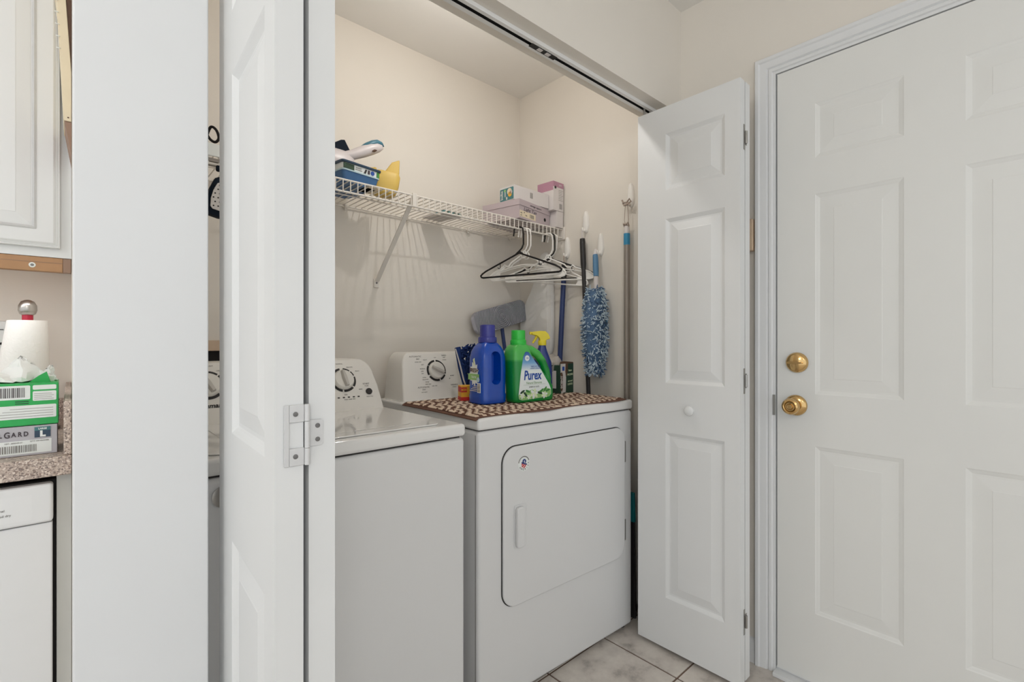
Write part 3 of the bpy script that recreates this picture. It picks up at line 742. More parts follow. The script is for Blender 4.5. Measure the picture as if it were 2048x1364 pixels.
bc = MB()
for k in range(6): bc.box((lx - 0.0005, 0.014, 0.045 + k * 0.005), (lx - 0.0001, 0.030, 0.0475 + k * 0.005))
bc.build('barcode', 'brown_print', lb_, smooth=False)
for k in range(4): MB().box((lx - 0.0001, 0.036, 0.046 + k * 0.006), (lx + 0.0012, 0.080 - 0.008 * k, 0.0485 + k * 0.006)).build('small_print', 'pale_print', lb_, smooth=False)

spb = thing('spray_bottle', 'navy spray bottle with yellow trigger behind the green jug', 'bottle', (1.455, 1.412, TOP), R(-30))
sec = [(0, .038, .024), (.004, .042, .028), (.10, .042, .028), (.14, .038, .026), (.165, .028, .022), (.185, .020, .018), (.200, .0155, .0155), (.212, .0135, .0135)]
MB().loft([sellipse(0, 0, a, b, v, 2.6, 32) for v, a, b in sec]).build('body', 'navy_bottle', spb, angle=60)
MB().lathe([(0.0165, 0.208), (0.0175, 0.212), (0.0175, 0.226), (0.015, 0.229)], 24).build('neck_ring', 'yellow_trigger', spb)
hd = [(-0.050, 0.254), (-0.052, 0.262), (-0.046, 0.266), (-0.010, 0.270), (0.012, 0.269), (0.026, 0.258), (0.034, 0.242), (0.033, 0.236), (0.018, 0.233), (0.014, 0.227), (-0.013, 0.227), (-0.016, 0.240), (-0.026, 0.249)]
hd = [(a * 0.92, b - 0.002) for a, b in hd]
MB().prism(hd, -0.013, 0.013).build('trigger_head', 'yellow_trigger', spb, bevel=0.003)
MB().tube([(-0.024, 0, 0.246), (-0.028, 0, 0.236), (-0.035, 0, 0.226), (-0.041, 0, 0.217)], [0.006, 0.0055, 0.005, 0.004], 10).build('trigger', 'yellow_trigger', spb)
MB().box((-0.054, -0.007, 0.2525), (-0.047, 0.007, 0.2645)).build('nozzle', 'yellow_trigger', spb, bevel=0.0015)

gx = thing('dark_green_carton', 'dark green carton with open top at the right end of the mat', 'box', (1.542, 1.391, TOP), R(6))
MB().box((0, 0, 0), (0.100, 0.110, 0.002)).box((0, 0, 0), (0.100, 0.002, 0.128)).box((0, 0.108, 0), (0.100, 0.110, 0.128)).box((0, 0.002, 0), (0.002, 0.108, 0.122)).box((0.098, 0.002, 0), (0.100, 0.108, 0.128)).build('carton', 'dark_green_card', gx, smooth=False)
MB().prism([(0.0, 0.128), (0.100, 0.128), (0.098, 0.134), (0.03, 0.139), (0.004, 0.137)], 0.000, 0.002).build('flap', 'brown_print', gx, smooth=False)
MB().box((-0.0006, 0.020, 0.022), (0.0, 0.055, 0.098)).build('sticker', 'white_card', gx, smooth=False)
f = -0.0006
MB().prism([(0.004, 0.128), (0.056, 0.128), (0.050, 0.095), (0.044, 0.072), (0.042, 0.006), (0.010, 0.002), (0.004, 0.03)], f, 0).build('print_patch', 'pale_print', gx, smooth=False)
MB().prism([(0.040, 0.128), (0.058, 0.128), (0.055, 0.090), (0.043, 0.070), (0.038, 0.095)], f - 0.0003, f).build('print_bark', 'brown_print', gx, smooth=False)
MB().prism([(0.003, 0.090), (0.014, 0.092), (0.020, 0.082), (0.020, 0.020), (0.013, 0.008), (0.003, 0.018)], f - 0.0003, f).build('print_oval', 'brown_print', gx, smooth=False)
MB().box((0.016, f - 0.0003, 0.098), (0.032, f, 0.116)).build('print_stamp', 'label_blue', gx, smooth=False)
text('SCENT', 0.018, 'pale_print', gx, face_T((0.0115, f - 0.0005, 0.05), (0, 0, 1), (-1, 0, 0)), offset=0.0006)
for t, z, s in (('Nature', 0.098, 0.012), ('PINE BARS', 0.080, 0.013), ('with wood', 0.052, 0.011), ('SCENTED', 0.038, 0.012)):
    text(t, s, 'petal', gx, face_T((0.0745, f, z), (1, 0, 0.05), (-0.05, 0, 1)), sx=0.72)
bag = MB(); rnd = random.Random(5)
rings = []
for z, s in ((0.10, 1.0), (0.122, 1.05), (0.140, 0.9), (0.156, 0.6), (0.164, 0.15)):
    rings.append([(0.048 - 0.018 + s * 0.040 * math.cos(t) * rnd.uniform(.75, 1.2), 0.060 + s * 0.042 * math.sin(t) * rnd.uniform(.75, 1.2), z + rnd.uniform(-.008, .008)) for t in [2 * PI * k / 14 for k in range(14)]])
bg = bag.loft(rings).build('plastic_bag', 'clear_bag', None, angle=10)
bg.location = gx.location; bg.rotation_euler = gx.rotation_euler
tag(bg, 'crumpled clear plastic bag poking out of the dark green carton', 'bag')

rx = thing('small_carton', 'small red and yellow carton left of the blue bottle', 'box', (1.090, 1.482, TOP), R(-22))
MB().box((0, 0, 0), (0.062, 0.050, 0.056)).build('carton', 'yellow_print', rx, bevel=0.0008, seg=1)
MB().box((-0.0004, -0.0004, 0.0), (0.0624, 0.0504, 0.014)).build('red_base', 'red_print', rx, smooth=False)
MB().box((-0.0005, -0.0006, 0.032), (0.022, 0.0, 0.0505)).build('red_patch', 'red_print', rx, smooth=False)
MB().box((-0.0005, 0.0, 0.032), (0, 0.045, 0.052)).build('red_side', 'red_print', rx, smooth=False)
text('BOX', 0.010, 'yellow_print', rx, face_T((0.0105, -0.0009, 0.041), *FRONT), offset=0.0004)
MB().box((0.034, -0.0004, 0.016), (0.058, 0.0, 0.052)).build('barcode_patch', 'pale_print', rx, smooth=False)
bars(MB(), 0.036, 0.057, 0.018, 0.050, -0.0008, 6, random.Random(2)).build('barcode', 'print_grey', rx, smooth=False)

# navy microfibre brush leaning on the dryer console
br = thing('microfibre_brush', 'navy microfibre hand brush leaning on the dryer console behind the blue bottle', 'brush', (1.172, 1.535, TOP), R(-14))
MB().tube([(0, 0, 0.0), (-0.012, 0.012, 0.05), (-0.022, 0.030, 0.12), (-0.034, 0.048, 0.20)], [0.010, 0.013, 0.016, 0.012], 10).build('back', 'fibre_navy', br)
MB().tube([(-0.008, -0.004, 0.02), (-0.024, 0.006, 0.07), (-0.036, 0.022, 0.14), (-0.046, 0.040, 0.195)], [0.002, 0.003, 0.003, 0.002], 6).build('spine', 'pale_print', br)
nd = MB(); rnd = random.Random(21)
for k in range(640):
    t = rnd.random(); h = 0.03 + 0.175 * t
    c = Vector((-0.012 - 0.012 * t + 0.012, 0.010 + 0.034 * t, h)); wd = 0.014 + 0.040 * t
    a = rnd.uniform(-0.2 * PI, 1.2 * PI) - PI / 2
    p = c + Vector((wd * rnd.uniform(-0.3, 1.25), -abs(rnd.gauss(0, 0.010)) - 0.004, 0))
    d = Vector((rnd.uniform(-.4, 1.0), rnd.uniform(-1, .2), rnd.uniform(-.6, .9))).normalized() * 0.017
    nd.tube([p, p + d * 0.55 + Vector((0, 0, rnd.uniform(-.003, .004))), p + d], [0.0030, 0.0036, 0.0022], 5)
nd.build('fibres', 'fibre_navy', br, kind='stuff', angle=80)

# ================================================================== WIRE SHELF
SZ, SY0, SY1 = 1.688, 1.600, 1.908
shf = thing('wire_shelf', 'white vinyl-coated wire shelf along the closet back wall', 'shelf', (0.117, SY0, SZ))
SL = 1.675
for y, z, r, nme in ((0, 0, 0.0032, 'rail'), (0, -0.041, 0.0036, 'rail'), (0.155, -0.004, 0.0030, 'rail'), (0.304, -0.0035, 0.0034, 'rail')):
    MB().tube([(0.004, y, z), (SL, y, z)], r, 10).build(nme, 'vinyl_wire', shf)
w0 = None
nw = int((SL - 0.02) / 0.0262)
for k in range(nw):
    if w0 is None:
        o = w0 = MB().tube([(0, 0.306, 0.002), (0, 0.003, 0.002), (0, -0.0028, -0.003), (0, -0.0028, -0.042)], 0.0021, 6).build('wire', 'vinyl_wire', shf)
    else:
        o = w0.copy(); COL.objects.link(o); o.parent = shf
    o.location = (0.014 + k * 0.0262, 0, 0)
for x in (0.25, 0.703, 0.989, 1.322, 1.60):
    MB().box((x - 0.006, 0.290, -0.012), (x + 0.006, 0.312, 0.006)).tube([(x, 0.300, -0.022), (x, 0.300, -0.010)], 0.004, 8).build('wall_clip', 'vinyl_wire', shf, bevel=0.002)
bx_ = 0.842
brc = MB().loft([[(bx_ + dx, y + dy, z + dz) for dx, dy, dz in ((-.009, 0, 0), (.009, 0, 0), (.009, .004, .004), (-.009, .004, .004))] for y, z in ((-0.002, -0.002), (0.300, -0.296))]).build('brace', 'vinyl_wire', shf)
MB().box((bx_ - 0.011, -0.006, -0.044), (bx_ + 0.007, 0.002, 0.008)).build('brace_clip', 'vinyl_wire', brc, bevel=0.002)
MB().box((bx_ - 0.012, 0.306, -0.322), (bx_ + 0.012, 0.3135, -0.284)).build('brace_foot', 'vinyl_wire', brc, bevel=0.003)
MB().lathe([(0.004, 0), (0.003, 0.002), (0.001, 0.002)], 12, Matrix.Translation((bx_, 0.306, -0.302)) @ Matrix.Rotation(R(90), 4, 'X')).build('screw', 'screw_steel', brc)
for x, s in ((SL + 0.001, 1), (0.0005, -1)):
    xa, xb = (x - 0.004, x + 0.007) if s > 0 else (x, x + 0.006)
    MB().box((xa, -0.014, -0.050), (xb, 0.046, 0.012)).build('end_bracket', 'vinyl_wire', shf, bevel=0.003)

# ------------------------------------------------------------------ things on the shelf
SH = SZ + 0.0042
tb = thing('storage_tub', 'low blue plastic tub with pale rim on the wire shelf', 'container', (0.690, 1.618, SH), R(10))
def fr(w0_, d0, w1, d1, z0, z1, r=0.012):
    a = [(x, y, z0) for x, y in rrect(-w0_ + 0.155, (0.21 - d0) / 2, 0.155, (0.21 + d0) / 2, r)]
    b = [(x, y, z1) for x, y in rrect(-w1 + 0.155, (0.21 - d1) / 2, 0.155, (0.21 + d1) / 2, r)]
    return a, b
def tapered(x0, x1, y0, y1, t, z0, z1, r=0.012):
    return [[(x, y, z0) for x, y in rrect(x0 + t, y0 + t, x1 - t, y1 - t, r)], [(x, y, z1) for x, y in rrect(x0, y0, x1, y1, r)]]
MB().loft(tapered(0.0, 0.150, 0.0, 0.200, 0.008, 0.0, 0.038)).build('tub', 'tub_blue', tb)
MB().loft(tapered(-0.003, 0.153, -0.003, 0.203, 0.0005, 0.038, 0.0425)).build('rim', 'tub_rim', tb)
wp = thing('wipes_box', 'flat wipes container with dark blue lid and printed sides on the blue tub', 'container', (0.690, 1.618, SH + 0.0425), R(10))
MB().loft(tapered(0.002, 0.152, 0.002, 0.198, 0.002, 0.0, 0.022)).build('base', 'label_white', wp)
MB().box((0.004, 0.0005, 0.002), (0.045, 0.0035, 0.0205)).build('green_print', 'leaf_dark', wp, smooth=False)
MB().box((0.140, 0.0005, 0.002), (0.1505, 0.0035, 0.0205)).build('green_print', 'leaf_green', wp, smooth=False)
for k, (a, b) in enumerate(((0.050, 0.078), (0.052, 0.076))): MB().box((a, 0.0008, 0.008 + k * 0.006), (b, 0.003, 0.0095 + k * 0.006)).build('print_line', 'print_grey', wp, smooth=False)
MB().prism([(0.085, 0.004), (0.092, 0.018), (0.098, 0.018), (0.093, 0.004)], 0.0006, 0.003).build('print_mark', 'print_black', wp, smooth=False)
MB().box((0.102, 0.0007, 0.005), (0.110, 0.003, 0.018)).build('print_mark', 'ink', wp, smooth=False)
MB().prism(arc(0.122, 0.012, 0.0075, 0, 360, 16)[:-1], 0.0006, 0.003).build('print_dot', 'label_blue', wp, smooth=False)
MB().loft(tapered(-0.005, 0.160, -0.005, 0.203, 0.001, 0.022, 0.030)).build('lid', 'lid_navy', wp, bevel=0.002)

stm = thing('garment_steamer', 'white hand-held steamer with teal-topped handle lying on the wipes container', 'steamer', (0.690, 1.660, SH + 0.0727))
def ering(c, a, b, t, n=20):
    """ellipse ring about centre c, normal t"""
    t = Vector(t).normalized(); s = Vector((0, 1, 0)); u = s.cross(t).normalized() * -1
    return [tuple(Vector(c) + s * (a * math.cos(2 * PI * k / n)) + u * (b * math.sin(2 * PI * k / n))) for k in range(n)]
MB().loft([sellipse(-0.001, 0.075, 0.088, 0.050, 0.0, 3, 32), sellipse(-0.001, 0.075, 0.090, 0.052, 0.02, 3, 32), sellipse(0.004, 0.075, 0.082, 0.046, 0.048, 3, 32), sellipse(0.002, 0.075, 0.066, 0.036, 0.062, 3, 32), sellipse(0.002, 0.075, 0.040, 0.022, 0.066, 3, 32)]).build('body', 'steamer_white', stm, angle=70)
ax = [((0.035, 0.055, 0.040), .020, .020), ((0.075, 0.050, 0.058), .018, .018), ((0.110, 0.048, 0.077), .019, .021), ((0.145, 0.046, 0.097), .020, .022), ((0.170, 0.045, 0.109), .017, .019), ((0.188, 0.045, 0.116), .009, .011), ((0.192, 0.045, 0.118), .002, .003)]
MB().loft([ering(c, a, b, (0.85, 0, 0.5)) for c, a, b in ax]).build('handle', 'steamer_white', stm, angle=70)
ax2 = [((0.098, 0.048, 0.088), .003, .003), ((0.125, 0.046, 0.105), .013, .009), ((0.150, 0.045, 0.118), .016, .012), ((0.172, 0.045, 0.127), .014, .012), ((0.190, 0.045, 0.126), .009, .010), ((0.197, 0.045, 0.122), .002, .003)]
MB().loft([ering(c, a, b, (0.85, 0, 0.45)) for c, a, b in ax2]).build('handle_cap', 'steamer_teal', stm, angle=70)
MB().loft([ering(c, a, b, (1, 0, 0.2), 12) for c, a, b in (((0.142, 0.026, 0.083), .004, .002), ((0.150, 0.026, 0.086), .006, .005), ((0.158, 0.026, 0.089), .004, .002))]).build('button', 'brown_print', stm)
MB().loft([[(x + 0.028, y, z) for x, y, z in r_] for r_ in ([(-0.055, 0.045, 0.056), (0.040, 0.040, 0.058), (0.040, 0.085, 0.058), (-0.055, 0.085, 0.056)], [(-0.03, 0.052, 0.080), (0.034, 0.048, 0.076), (0.034, 0.078, 0.076), (-0.03, 0.078, 0.080)], [(0.008, 0.058, 0.106), (0.020, 0.055, 0.108), (0.020, 0.070, 0.108), (0.008, 0.070, 0.106)])]).build('nozzle_plate', 'steamer_dark', stm, bevel=0.002)

jg = thing('yellow_jug', 'yellow plastic jug with angular spout beside the blue tub', 'jug', (0.893, 1.712, SH), R(-20))
rot = lambda p, a: (p[0] * math.cos(a) + p[2] * math.sin(a), p[1], -p[0] * math.sin(a) + p[2] * math.cos(a))
def tilt(mb, a): mb.v = [rot(p, a) for p in mb.v]; return mb
tilt(MB().loft([sellipse(-0.008, 0, 0.030, 0.024, 0.0035, 3, 28), sellipse(-0.008, 0, 0.048, 0.036, 0.012, 3.5, 28), sellipse(-0.004, 0, 0.052, 0.040, 0.040, 4, 28), sellipse(0.0, 0, 0.050, 0.040, 0.080, 4, 28), sellipse(0.002, 0, 0.043, 0.034, 0.093, 4, 28)]), R(6)).build('body', 'jug_yellow', jg, bevel=0.002, angle=60)
tilt(MB().loft([[(-0.012, -0.028, 0.090), (0.044, -0.028, 0.090), (0.044, 0.028, 0.090), (-0.012, 0.028, 0.090)], [(0.012, -0.024, 0.134), (0.040, -0.024, 0.150), (0.040, 0.020, 0.150), (0.012, 0.020, 0.134)]]), R(6)).build('spout', 'jug_yellow', jg, bevel=0.005, seg=3)
MB().prism([(-0.085, 0.100), (-0.03, 0.112), (-0.025, 0.078), (-0.078, 0.070)], -0.01, 0.034).build('handle_block', 'jug_yellow', jg, bevel=0.005)

cd = MB().prism([(-0.03, -0.045), (0.03, -0.035), (0.022, 0.045), (-0.036, 0.036)], 0, 0.0012, 'xy').build('paper_card', 'cream_card', smooth=False)
cd.location = (0.812, 1.665, SH); tag(cd, 'small cream card lying on the shelf by the jug', 'card')

bkl = thing('flat_packet', 'flat teal and white packet lying on the middle of the wire shelf', 'packet', (1.180, 1.735, SH), R(4))
MB().box((0, 0, 0), (0.105, 0.150, 0.010)).build('packet', 'white_card', bkl, bevel=0.001, seg=1)
MB().box((-0.0004, -0.0004, 0.003), (0.1054, 0.060, 0.0102)).build('teal_band', 'teal_card', bkl, smooth=False)
for k in range(4): MB().box((0.018 + k * 0.02, -0.001, 0.002), (0.028 + k * 0.02, -0.0003, 0.009)).build('print_mark', 'leaf_dark', bkl, smooth=False)

# boxes at the right end of the shelf
sb = thing('shoe_box', 'lilac shoe box with lid, paper label and handwriting on the shelf', 'box', (1.480, 1.577, SH), R(11))
MB().box((0.003, 0.003, 0), (0.253, 0.213, 0.075)).build('box', 'lilac_card', sb, smooth=False)
MB().box((0, 0, 0.058), (0.256, 0.216, 0.085)).build('lid', 'lilac_card', sb, bevel=0.001, seg=1)
text('Light Tan', 0.022, 'ink', sb, face_T((0.088, 0.0024, 0.0455), *FRONT), shear=0.25, sx=1.25)
text('omega square', 0.013, 'ink', sb, face_T((0.130, -0.0006, 0.071), *FRONT), shear=0.2, sx=1.3)
MB().box((0.006, 0.0022, 0.008), (0.132, 0.003, 0.036)).build('label', 'cream_card', sb, smooth=False)
bars(MB(), 0.085, 0.122, 0.013, 0.030, 0.0018, 9, random.Random(9)).build('barcode', 'print_grey', sb, smooth=False)
for t, x, z in (('38', 0.040, 0.029), ('SIZE', 0.018, 0.024), ('TAN', 0.055, 0.018), ('COL', 0.016, 0.014)):
    text(t, 0.007, 'ink', sb, face_T((x, 0.0018, z), *FRONT))
MB().prism(arc(0.212, 0.030, 0.0085, 0, 360, 18)[:-1], 0.0020, 0.0034).build('finger_hole', 'dark_void', sb, smooth=False)

nb = thing('narrow_box', 'narrow pale box wedged between shoe box and closet wall', 'box', (1.738, 1.590, SH), R(2))
MB().box((0, 0, 0), (0.050, 0.22, 0.072)).build('box', 'white_card', nb, bevel=0.001, seg=1)
MB().box((-0.0005, -0.0005, 0.055), (0.0505, 0.2205, 0.078)).build('lid', 'white_card', nb, bevel=0.001, seg=1)

tx = thing('teal_white_carton', 'white carton with teal illustrated end lying on the shoe box', 'box', (1.472, 1.603, SH + 0.0857), R(2))
MB().box((0, 0, 0), (0.234, 0.096, 0.066)).build('carton', 'white_card', tx, bevel=0.0008, seg=1)
MB().prism(rrect(0.004, 0.003, 0.092, 0.058, 0.004, 3), -0.0006, 0, 'yz').build('teal_panel', 'teal_card', tx, smooth=False)
for cy, cz, r, m_ in ((0.030, 0.040, 0.015, 'cream_card'), (0.022, 0.036, 0.010, 'white_card'), (0.027, 0.028, 0.012, 'yellow_print'), (0.060, 0.048, 0.006, 'label_green')):
    MB().prism(arc(cy, cz, r, 0, 360, 18)[:-1], -0.0012, -0.0005, 'yz').build('illustration', m_, tx, smooth=False)
MB().box((-0.0010, 0.056, 0.020), (-0.0005, 0.061, 0.046)).build('illustration', 'white_card', tx, smooth=False)
MB().box((-0.0010, 0.044, 0.006), (-0.0005, 0.052, 0.018)).build('illustration', 'white_card', tx, smooth=False)
text('bulbs', 0.020, 'white_card', tx, face_T((-0.0008, 0.080, 0.030), (0, 0, 1), (0, 1, 0)), offset=0.0004)
bars(MB(), 0.104, 0.124, 0.024, 0.050, -0.0005, 6, random.Random(4)).build('barcode', 'print_grey', tx, smooth=False)

pk = thing('pink_white_carton', 'upright white carton with dusty pink top leaning at the closet wall', 'box', (1.711, 1.586, SH + 0.0785), R(3))
MB().box((0, 0.0, 0), (0.077, 0.100, 0.138)).build('carton', 'white_card', pk, bevel=0.0008, seg=1)
MB().box((-0.0005, -0.0005, 0.113), (0.0775, 0.1005, 0.1385)).build('pink_top', 'pink_card', pk, smooth=False)
MB().box((-0.0006, 0.001, 0.095), (0, 0.0995, 0.113)).build('pink_side', 'pink_card', pk, smooth=False)
MB().prism(arc(0.015, 0.110, 0.007, 0, 360, 18)[:-1], -0.0012, -0.0006).build('seal', 'print_black', pk, smooth=False)
for k in range(7): MB().box((0.040, -0.0005, 0.100 - k * 0.008), (0.072 - (k % 3) * 0.004, 0, 0.1015 - k * 0.008)).build('print_line', 'print_grey', pk, smooth=False)
bars(MB(), 0.046, 0.072, 0.010, 0.036, -0.0005, 7, random.Random(6)).build('barcode', 'print_grey', pk, smooth=False)
text('soft', 0.014, 'white_card', pk, face_T((0.052, -0.0008, 0.126), *FRONT))

# ================================================================== HANGERS ON THE SHELF'S LOWER RAIL
HR = SZ - 0.041 + 0.0036            # top of the rail
def hook_pts(r=0.020, stem=0.075, y0=0.0):
    """hook lying over the rail (local y across the rail), then stem down"""
    p = [(0, -r, -0.028), (0, -r, -0.012)]
    p += [(0, -r * math.cos(a), r * 0.55 * math.sin(a) - 0.008 + 0.001) for a in [PI * k / 10 for k in range(11)]]
    return p
def hanger(name, label, kind, X, rz, w=0.42, swing=0.0, drop=0.0, rx=0.0, group=None):
    t = thing(name, label, 'hanger', (X, SY0, HR), rz, group)
    t.rotation_euler = (rx, 0, rz)
    mname = 'hanger_black' if kind == 'black' else 'hanger_white'
    r = 0.0042 if kind == 'black' else 0.0036
    rr = 0.020
    # hook: from the free end (wall side) over the rail to the front, then down to the apex
    pts = [(0, 0.030, -0.034), (0, 0.027, -0.016)]
    pts += [(0, 0.004 + 0.023 * math.cos(a), r + 0.001 - 0.0115 + 0.0115 * math.sin(a)) for a in [PI * k / 9 for k in range(0, 10)]]
    pts += [(0, -0.022, -0.030), (0, -0.022, -0.075), (0, -0.014, -0.092), (0, 0, -0.104), (0, 0, -0.112)]
    MB().tube(pts, [r * 0.85] * len(pts), 8).build('hook', mname, t)
    h = w / 2; za = -0.112 - drop; zb = za - 0.098
    f = lambda y, z: (swing * y, y, z)
    if kind == 'black':
        loop = [f(0, za)] + [f(h - 0.030, zb + 0.028), f(h - 0.010, zb + 0.017), f(h, zb + 0.008), f(h - 0.004, zb + 0.001), f(h - 0.014, zb - 0.002)]
        loop += [f(-h + 0.014, zb - 0.002), f(-h + 0.004, zb + 0.001), f(-h, zb + 0.008), f(-h + 0.010, zb + 0.017), f(-h + 0.030, zb + 0.028)]
        MB().tube(loop, r, 8, True).build('frame', mname, t)
        MB().prism([(-0.032, za - 0.012), (0, za + 0.012), (0.032, za - 0.012), (0, za - 0.004)], -0.0035, 0.0035, 'yz').build('gusset', mname, t, bevel=0.002)
        for s in (-1, 1):
            y = s * h * 0.48; z = za - (abs(y) / (h - 0.03)) * 0.072
            MB().tube([f(y, z), f(y, z - 0.018), f(y + s * 0.004, z - 0.023), f(y + s * 0.010, z - 0.023), f(y + s * 0.013, z - 0.017)], 0.0018, 6).build('strap_hook', mname, t)
    else:
        def shoulder(s):
            return [f(0, za), f(s * h * 0.36, za - 0.036), f(s * h * 0.42, za - 0.050), f(s * h * 0.50, za - 0.050), f(s * h * 0.54, za - 0.042), f(s * h * 0.60, za - 0.052), f(s * (h - 0.020), zb + 0.022), f(s * (h - 0.004), zb + 0.010), f(s * h, zb), f(s * (h - 0.006), zb - 0.008), f(s * (h - 0.018), zb - 0.011)]
        a, b = shoulder(1), shoulder(-1)
        MB().tube(a + list(reversed(b))[:-1], r, 8, True).build('frame', mname, t)
        for s in (-1, 1):
            poly = [(s * (h - 0.060), zb - 0.009), (s * (h - 0.052), zb + 0.004), (s * (h - 0.056), zb + 0.026), (s * (h - 0.045), zb + 0.030), (s * (h - 0.016), zb + 0.014), (s * h, zb), (s * (h - 0.012), zb - 0.010)]
            MB().prism([(p[0], p[1]) for p in poly], -0.0012, 0.0012, 'yz').build('web', mname, t, smooth=False)
        MB().tube([f(0.014 * math.cos(q), za - 0.004 + 0.016 * math.sin(q)) for q in [2 * PI * k / 14 for k in range(14)]], 0.0028, 6, True).build('eye', mname, t)
        ln = [f(h * 0.88 * k / 8.0 - 0.0, za - 0.050 - 0.03 * abs(k / 8.0) ** 1.5) for k in range(-8, 9)]
        MB().tube(ln, 0.0026, 6).build('trouser_bar', mname, t)
    return t
HG = 'clothes hangers on the closet shelf'
hanger('clothes_hanger', 'black plastic hanger nearest the camera, leftmost on the shelf rail', 'black', 1.500, R(16), 0.425, group=HG)
hanger('clothes_hanger', 'white hanger with webbed ends right behind the leftmost black hanger', 'white', 1.528, R(11), 0.40, group=HG)
hanger('clothes_hanger', 'white hanger second behind the leftmost black one, hook tilted', 'white', 1.546, R(18), 0.39, drop=0.004, group=HG)
hanger('clothes_hanger', 'white hanger in front of the second black hanger near the corner', 'white', 1.690, R(28), 0.44, group=HG)
hanger('clothes_hanger', 'black hanger between two white hangers near the closet corner', 'black', 1.705, R(27), 0.44, drop=0.003, group=HG)
hanger('clothes_hanger', 'rightmost white hanger hanging lowest near the closet side wall', 'white', 1.728, R(16), 0.41, drop=0.010, rx=R(7), group=HG)

# ================================================================== WALL HOOKS, POLES, DUSTER (right closet wall)
def wall_hook(Y, Z, label, L=0.104):
    t = thing('adhesive_hook', label, 'hook', (1.80, Y, Z), 0, 'white adhesive hooks on the closet side wall')
    out = [(y, z) for y, z in [(0.0185 * math.cos(a) * (1.0 if math.sin(a) < 0 else 0.85), L / 2 * math.sin(a)) for a in [2 * PI * k / 24 for k in range(24)]]]
    rings = [[(-d, y * s, z * s2) for y, z in out] for d, s, s2 in ((0.0, 1.0, 1.0), (0.006, 1.0, 1.0), (0.012, 0.82, 0.94), (0.0145, 0.45, 0.8))]
    MB().loft(rings).build('plate', 'hook_white', t, angle=60)
    MB().tube([(-0.006, 0, -L * 0.28), (-0.016, 0, -L * 0.40), (-0.024, 0, -L * 0.44), (-0.030, 0, -L * 0.36), (-0.031, 0, -L * 0.28)], [0.006, 0.006, 0.0055, 0.005, 0.004], 10).build('prong', 'hook_white', t)
    return t
wall_hook(1.2075, 1.772, 'highest white adhesive hook, holding the grey pole by a string')
wall_hook(1.4560, 1.700, 'white adhesive hook above the black pole')
wall_hook(1.3690, 1.582, 'white adhesive hook above the blue duster')
wall_hook(1.5720, 1.595, 'white adhesive hook above the blue pole beside the shelf end')

gp = thing('grey_pole', 'grey mop pole with blue band hanging by string at the closet opening', 'pole', (1.770, 1.211, 0))
MB().tube([(0, 0, 0.02), (0, 0, 1.553)], 0.0130, 16).build('pole', 'pole_grey', gp)
MB().tube([(0, 0, 1.553), (0, 0, 1.602)], 0.0138, 16).build('band', 'band_blue', gp)
MB().lathe([(0.0120, 1.602), (0.0120, 1.622), (0.010, 1.634), (0.005, 1.638)], 16).build('cap', 'white_card', gp)
st = MB().tube([(0, 0.004, 1.628), (-0.003, 0.010, 1.66), (-0.004, 0.006, 1.716), (-0.004, -0.002, 1.726)], 0.0016, 6).tube([(0, -0.004, 1.628), (-0.003, -0.010, 1.66), (-0.004, -0.008, 1.716), (-0.004, -0.002, 1.726)], 0.0016, 6).build('string', 'string', gp)
for pts in ([(0, 0.010, 1.632), (-0.01, 0.010, 1.645), (-0.012, 0.002, 1.642), (0, 0, 1.632)], [(0, -0.010, 1.632), (-0.01, -0.012, 1.648), (-0.012, -0.004, 1.640), (0, 0, 1.632)], [(-0.006, 0.02, 1.748), (-0.012, 0.010, 1.735), (-0.012, -0.006, 1.732), (-0.010, -0.020, 1.746), (-0.008, -0.026, 1.734), (-0.012, -0.012, 1.726), (-0.010, 0.006, 1.722), (-0.006, 0.016, 1.735)], [(-0.010, -0.012, 1.732), (-0.010, -0.022, 1.716)]):
    MB().tube(pts, 0.0040 if len(pts) > 2 else 0.003, 6).build('bow', 'string', gp)
MB().box((-0.030, -0.075, 0.0), (0.012, 0.115, 0.022)).build('mop_plate', 'pole_grey', gp, bevel=0.004)

bp_ = thing('black_pole', 'black telescopic pole on the closet wall behind the blue duster', 'pole', (1.770, 1.420, 0))
dirp = lambda z: (0, 0.0360 * (z - 0.9) / 0.72, z)
MB().tube([dirp(0.03), dirp(1.48)], 0.0100, 14).build('pole', 'pole_black', bp_)
MB().tube([dirp(1.475), dirp(1.50), dirp(1.60), dirp(1.618)], [0.0110, 0.0135, 0.0135, 0.0120], 14).build('grip', 'pole_black', bp_)
MB().tube([dirp(1.610), (-0.002, 0.0365, 1.64), (-0.003, 0.036, 1.655)], 0.003, 8).build('hanging_loop', 'white_card', bp_)
MB().box((-0.014, -0.075, 0.0), (0.014, 0.060, 0.030)).build('foot_block', 'pole_black', bp_, bevel=0.004)

up = thing('blue_pole', 'dark blue broom pole with black tip in the closet corner', 'pole', (1.772, 1.600, 0))
dirq = lambda z: (0, -0.030 * (z - 1.03) / 0.48, z)
MB().tube([dirq(0.03), dirq(1.46)], 0.0125, 16).build('pole', 'pole_blue', up)
MB().tube([dirq(1.44), dirq(1.515)], 0.0135, 16).build('grip', 'pole_black', up)
MB().tube([dirq(1.515), (-0.002, -0.029, 1.535), (-0.002, -0.029, 1.556)], 0.003, 8).build('hanging_loop', 'string', up)
MB().box((-0.016, -0.06, 0.0), (0.014, 0.10, 0.035)).build('foot_block', 'pole_blue', up, bevel=0.004)

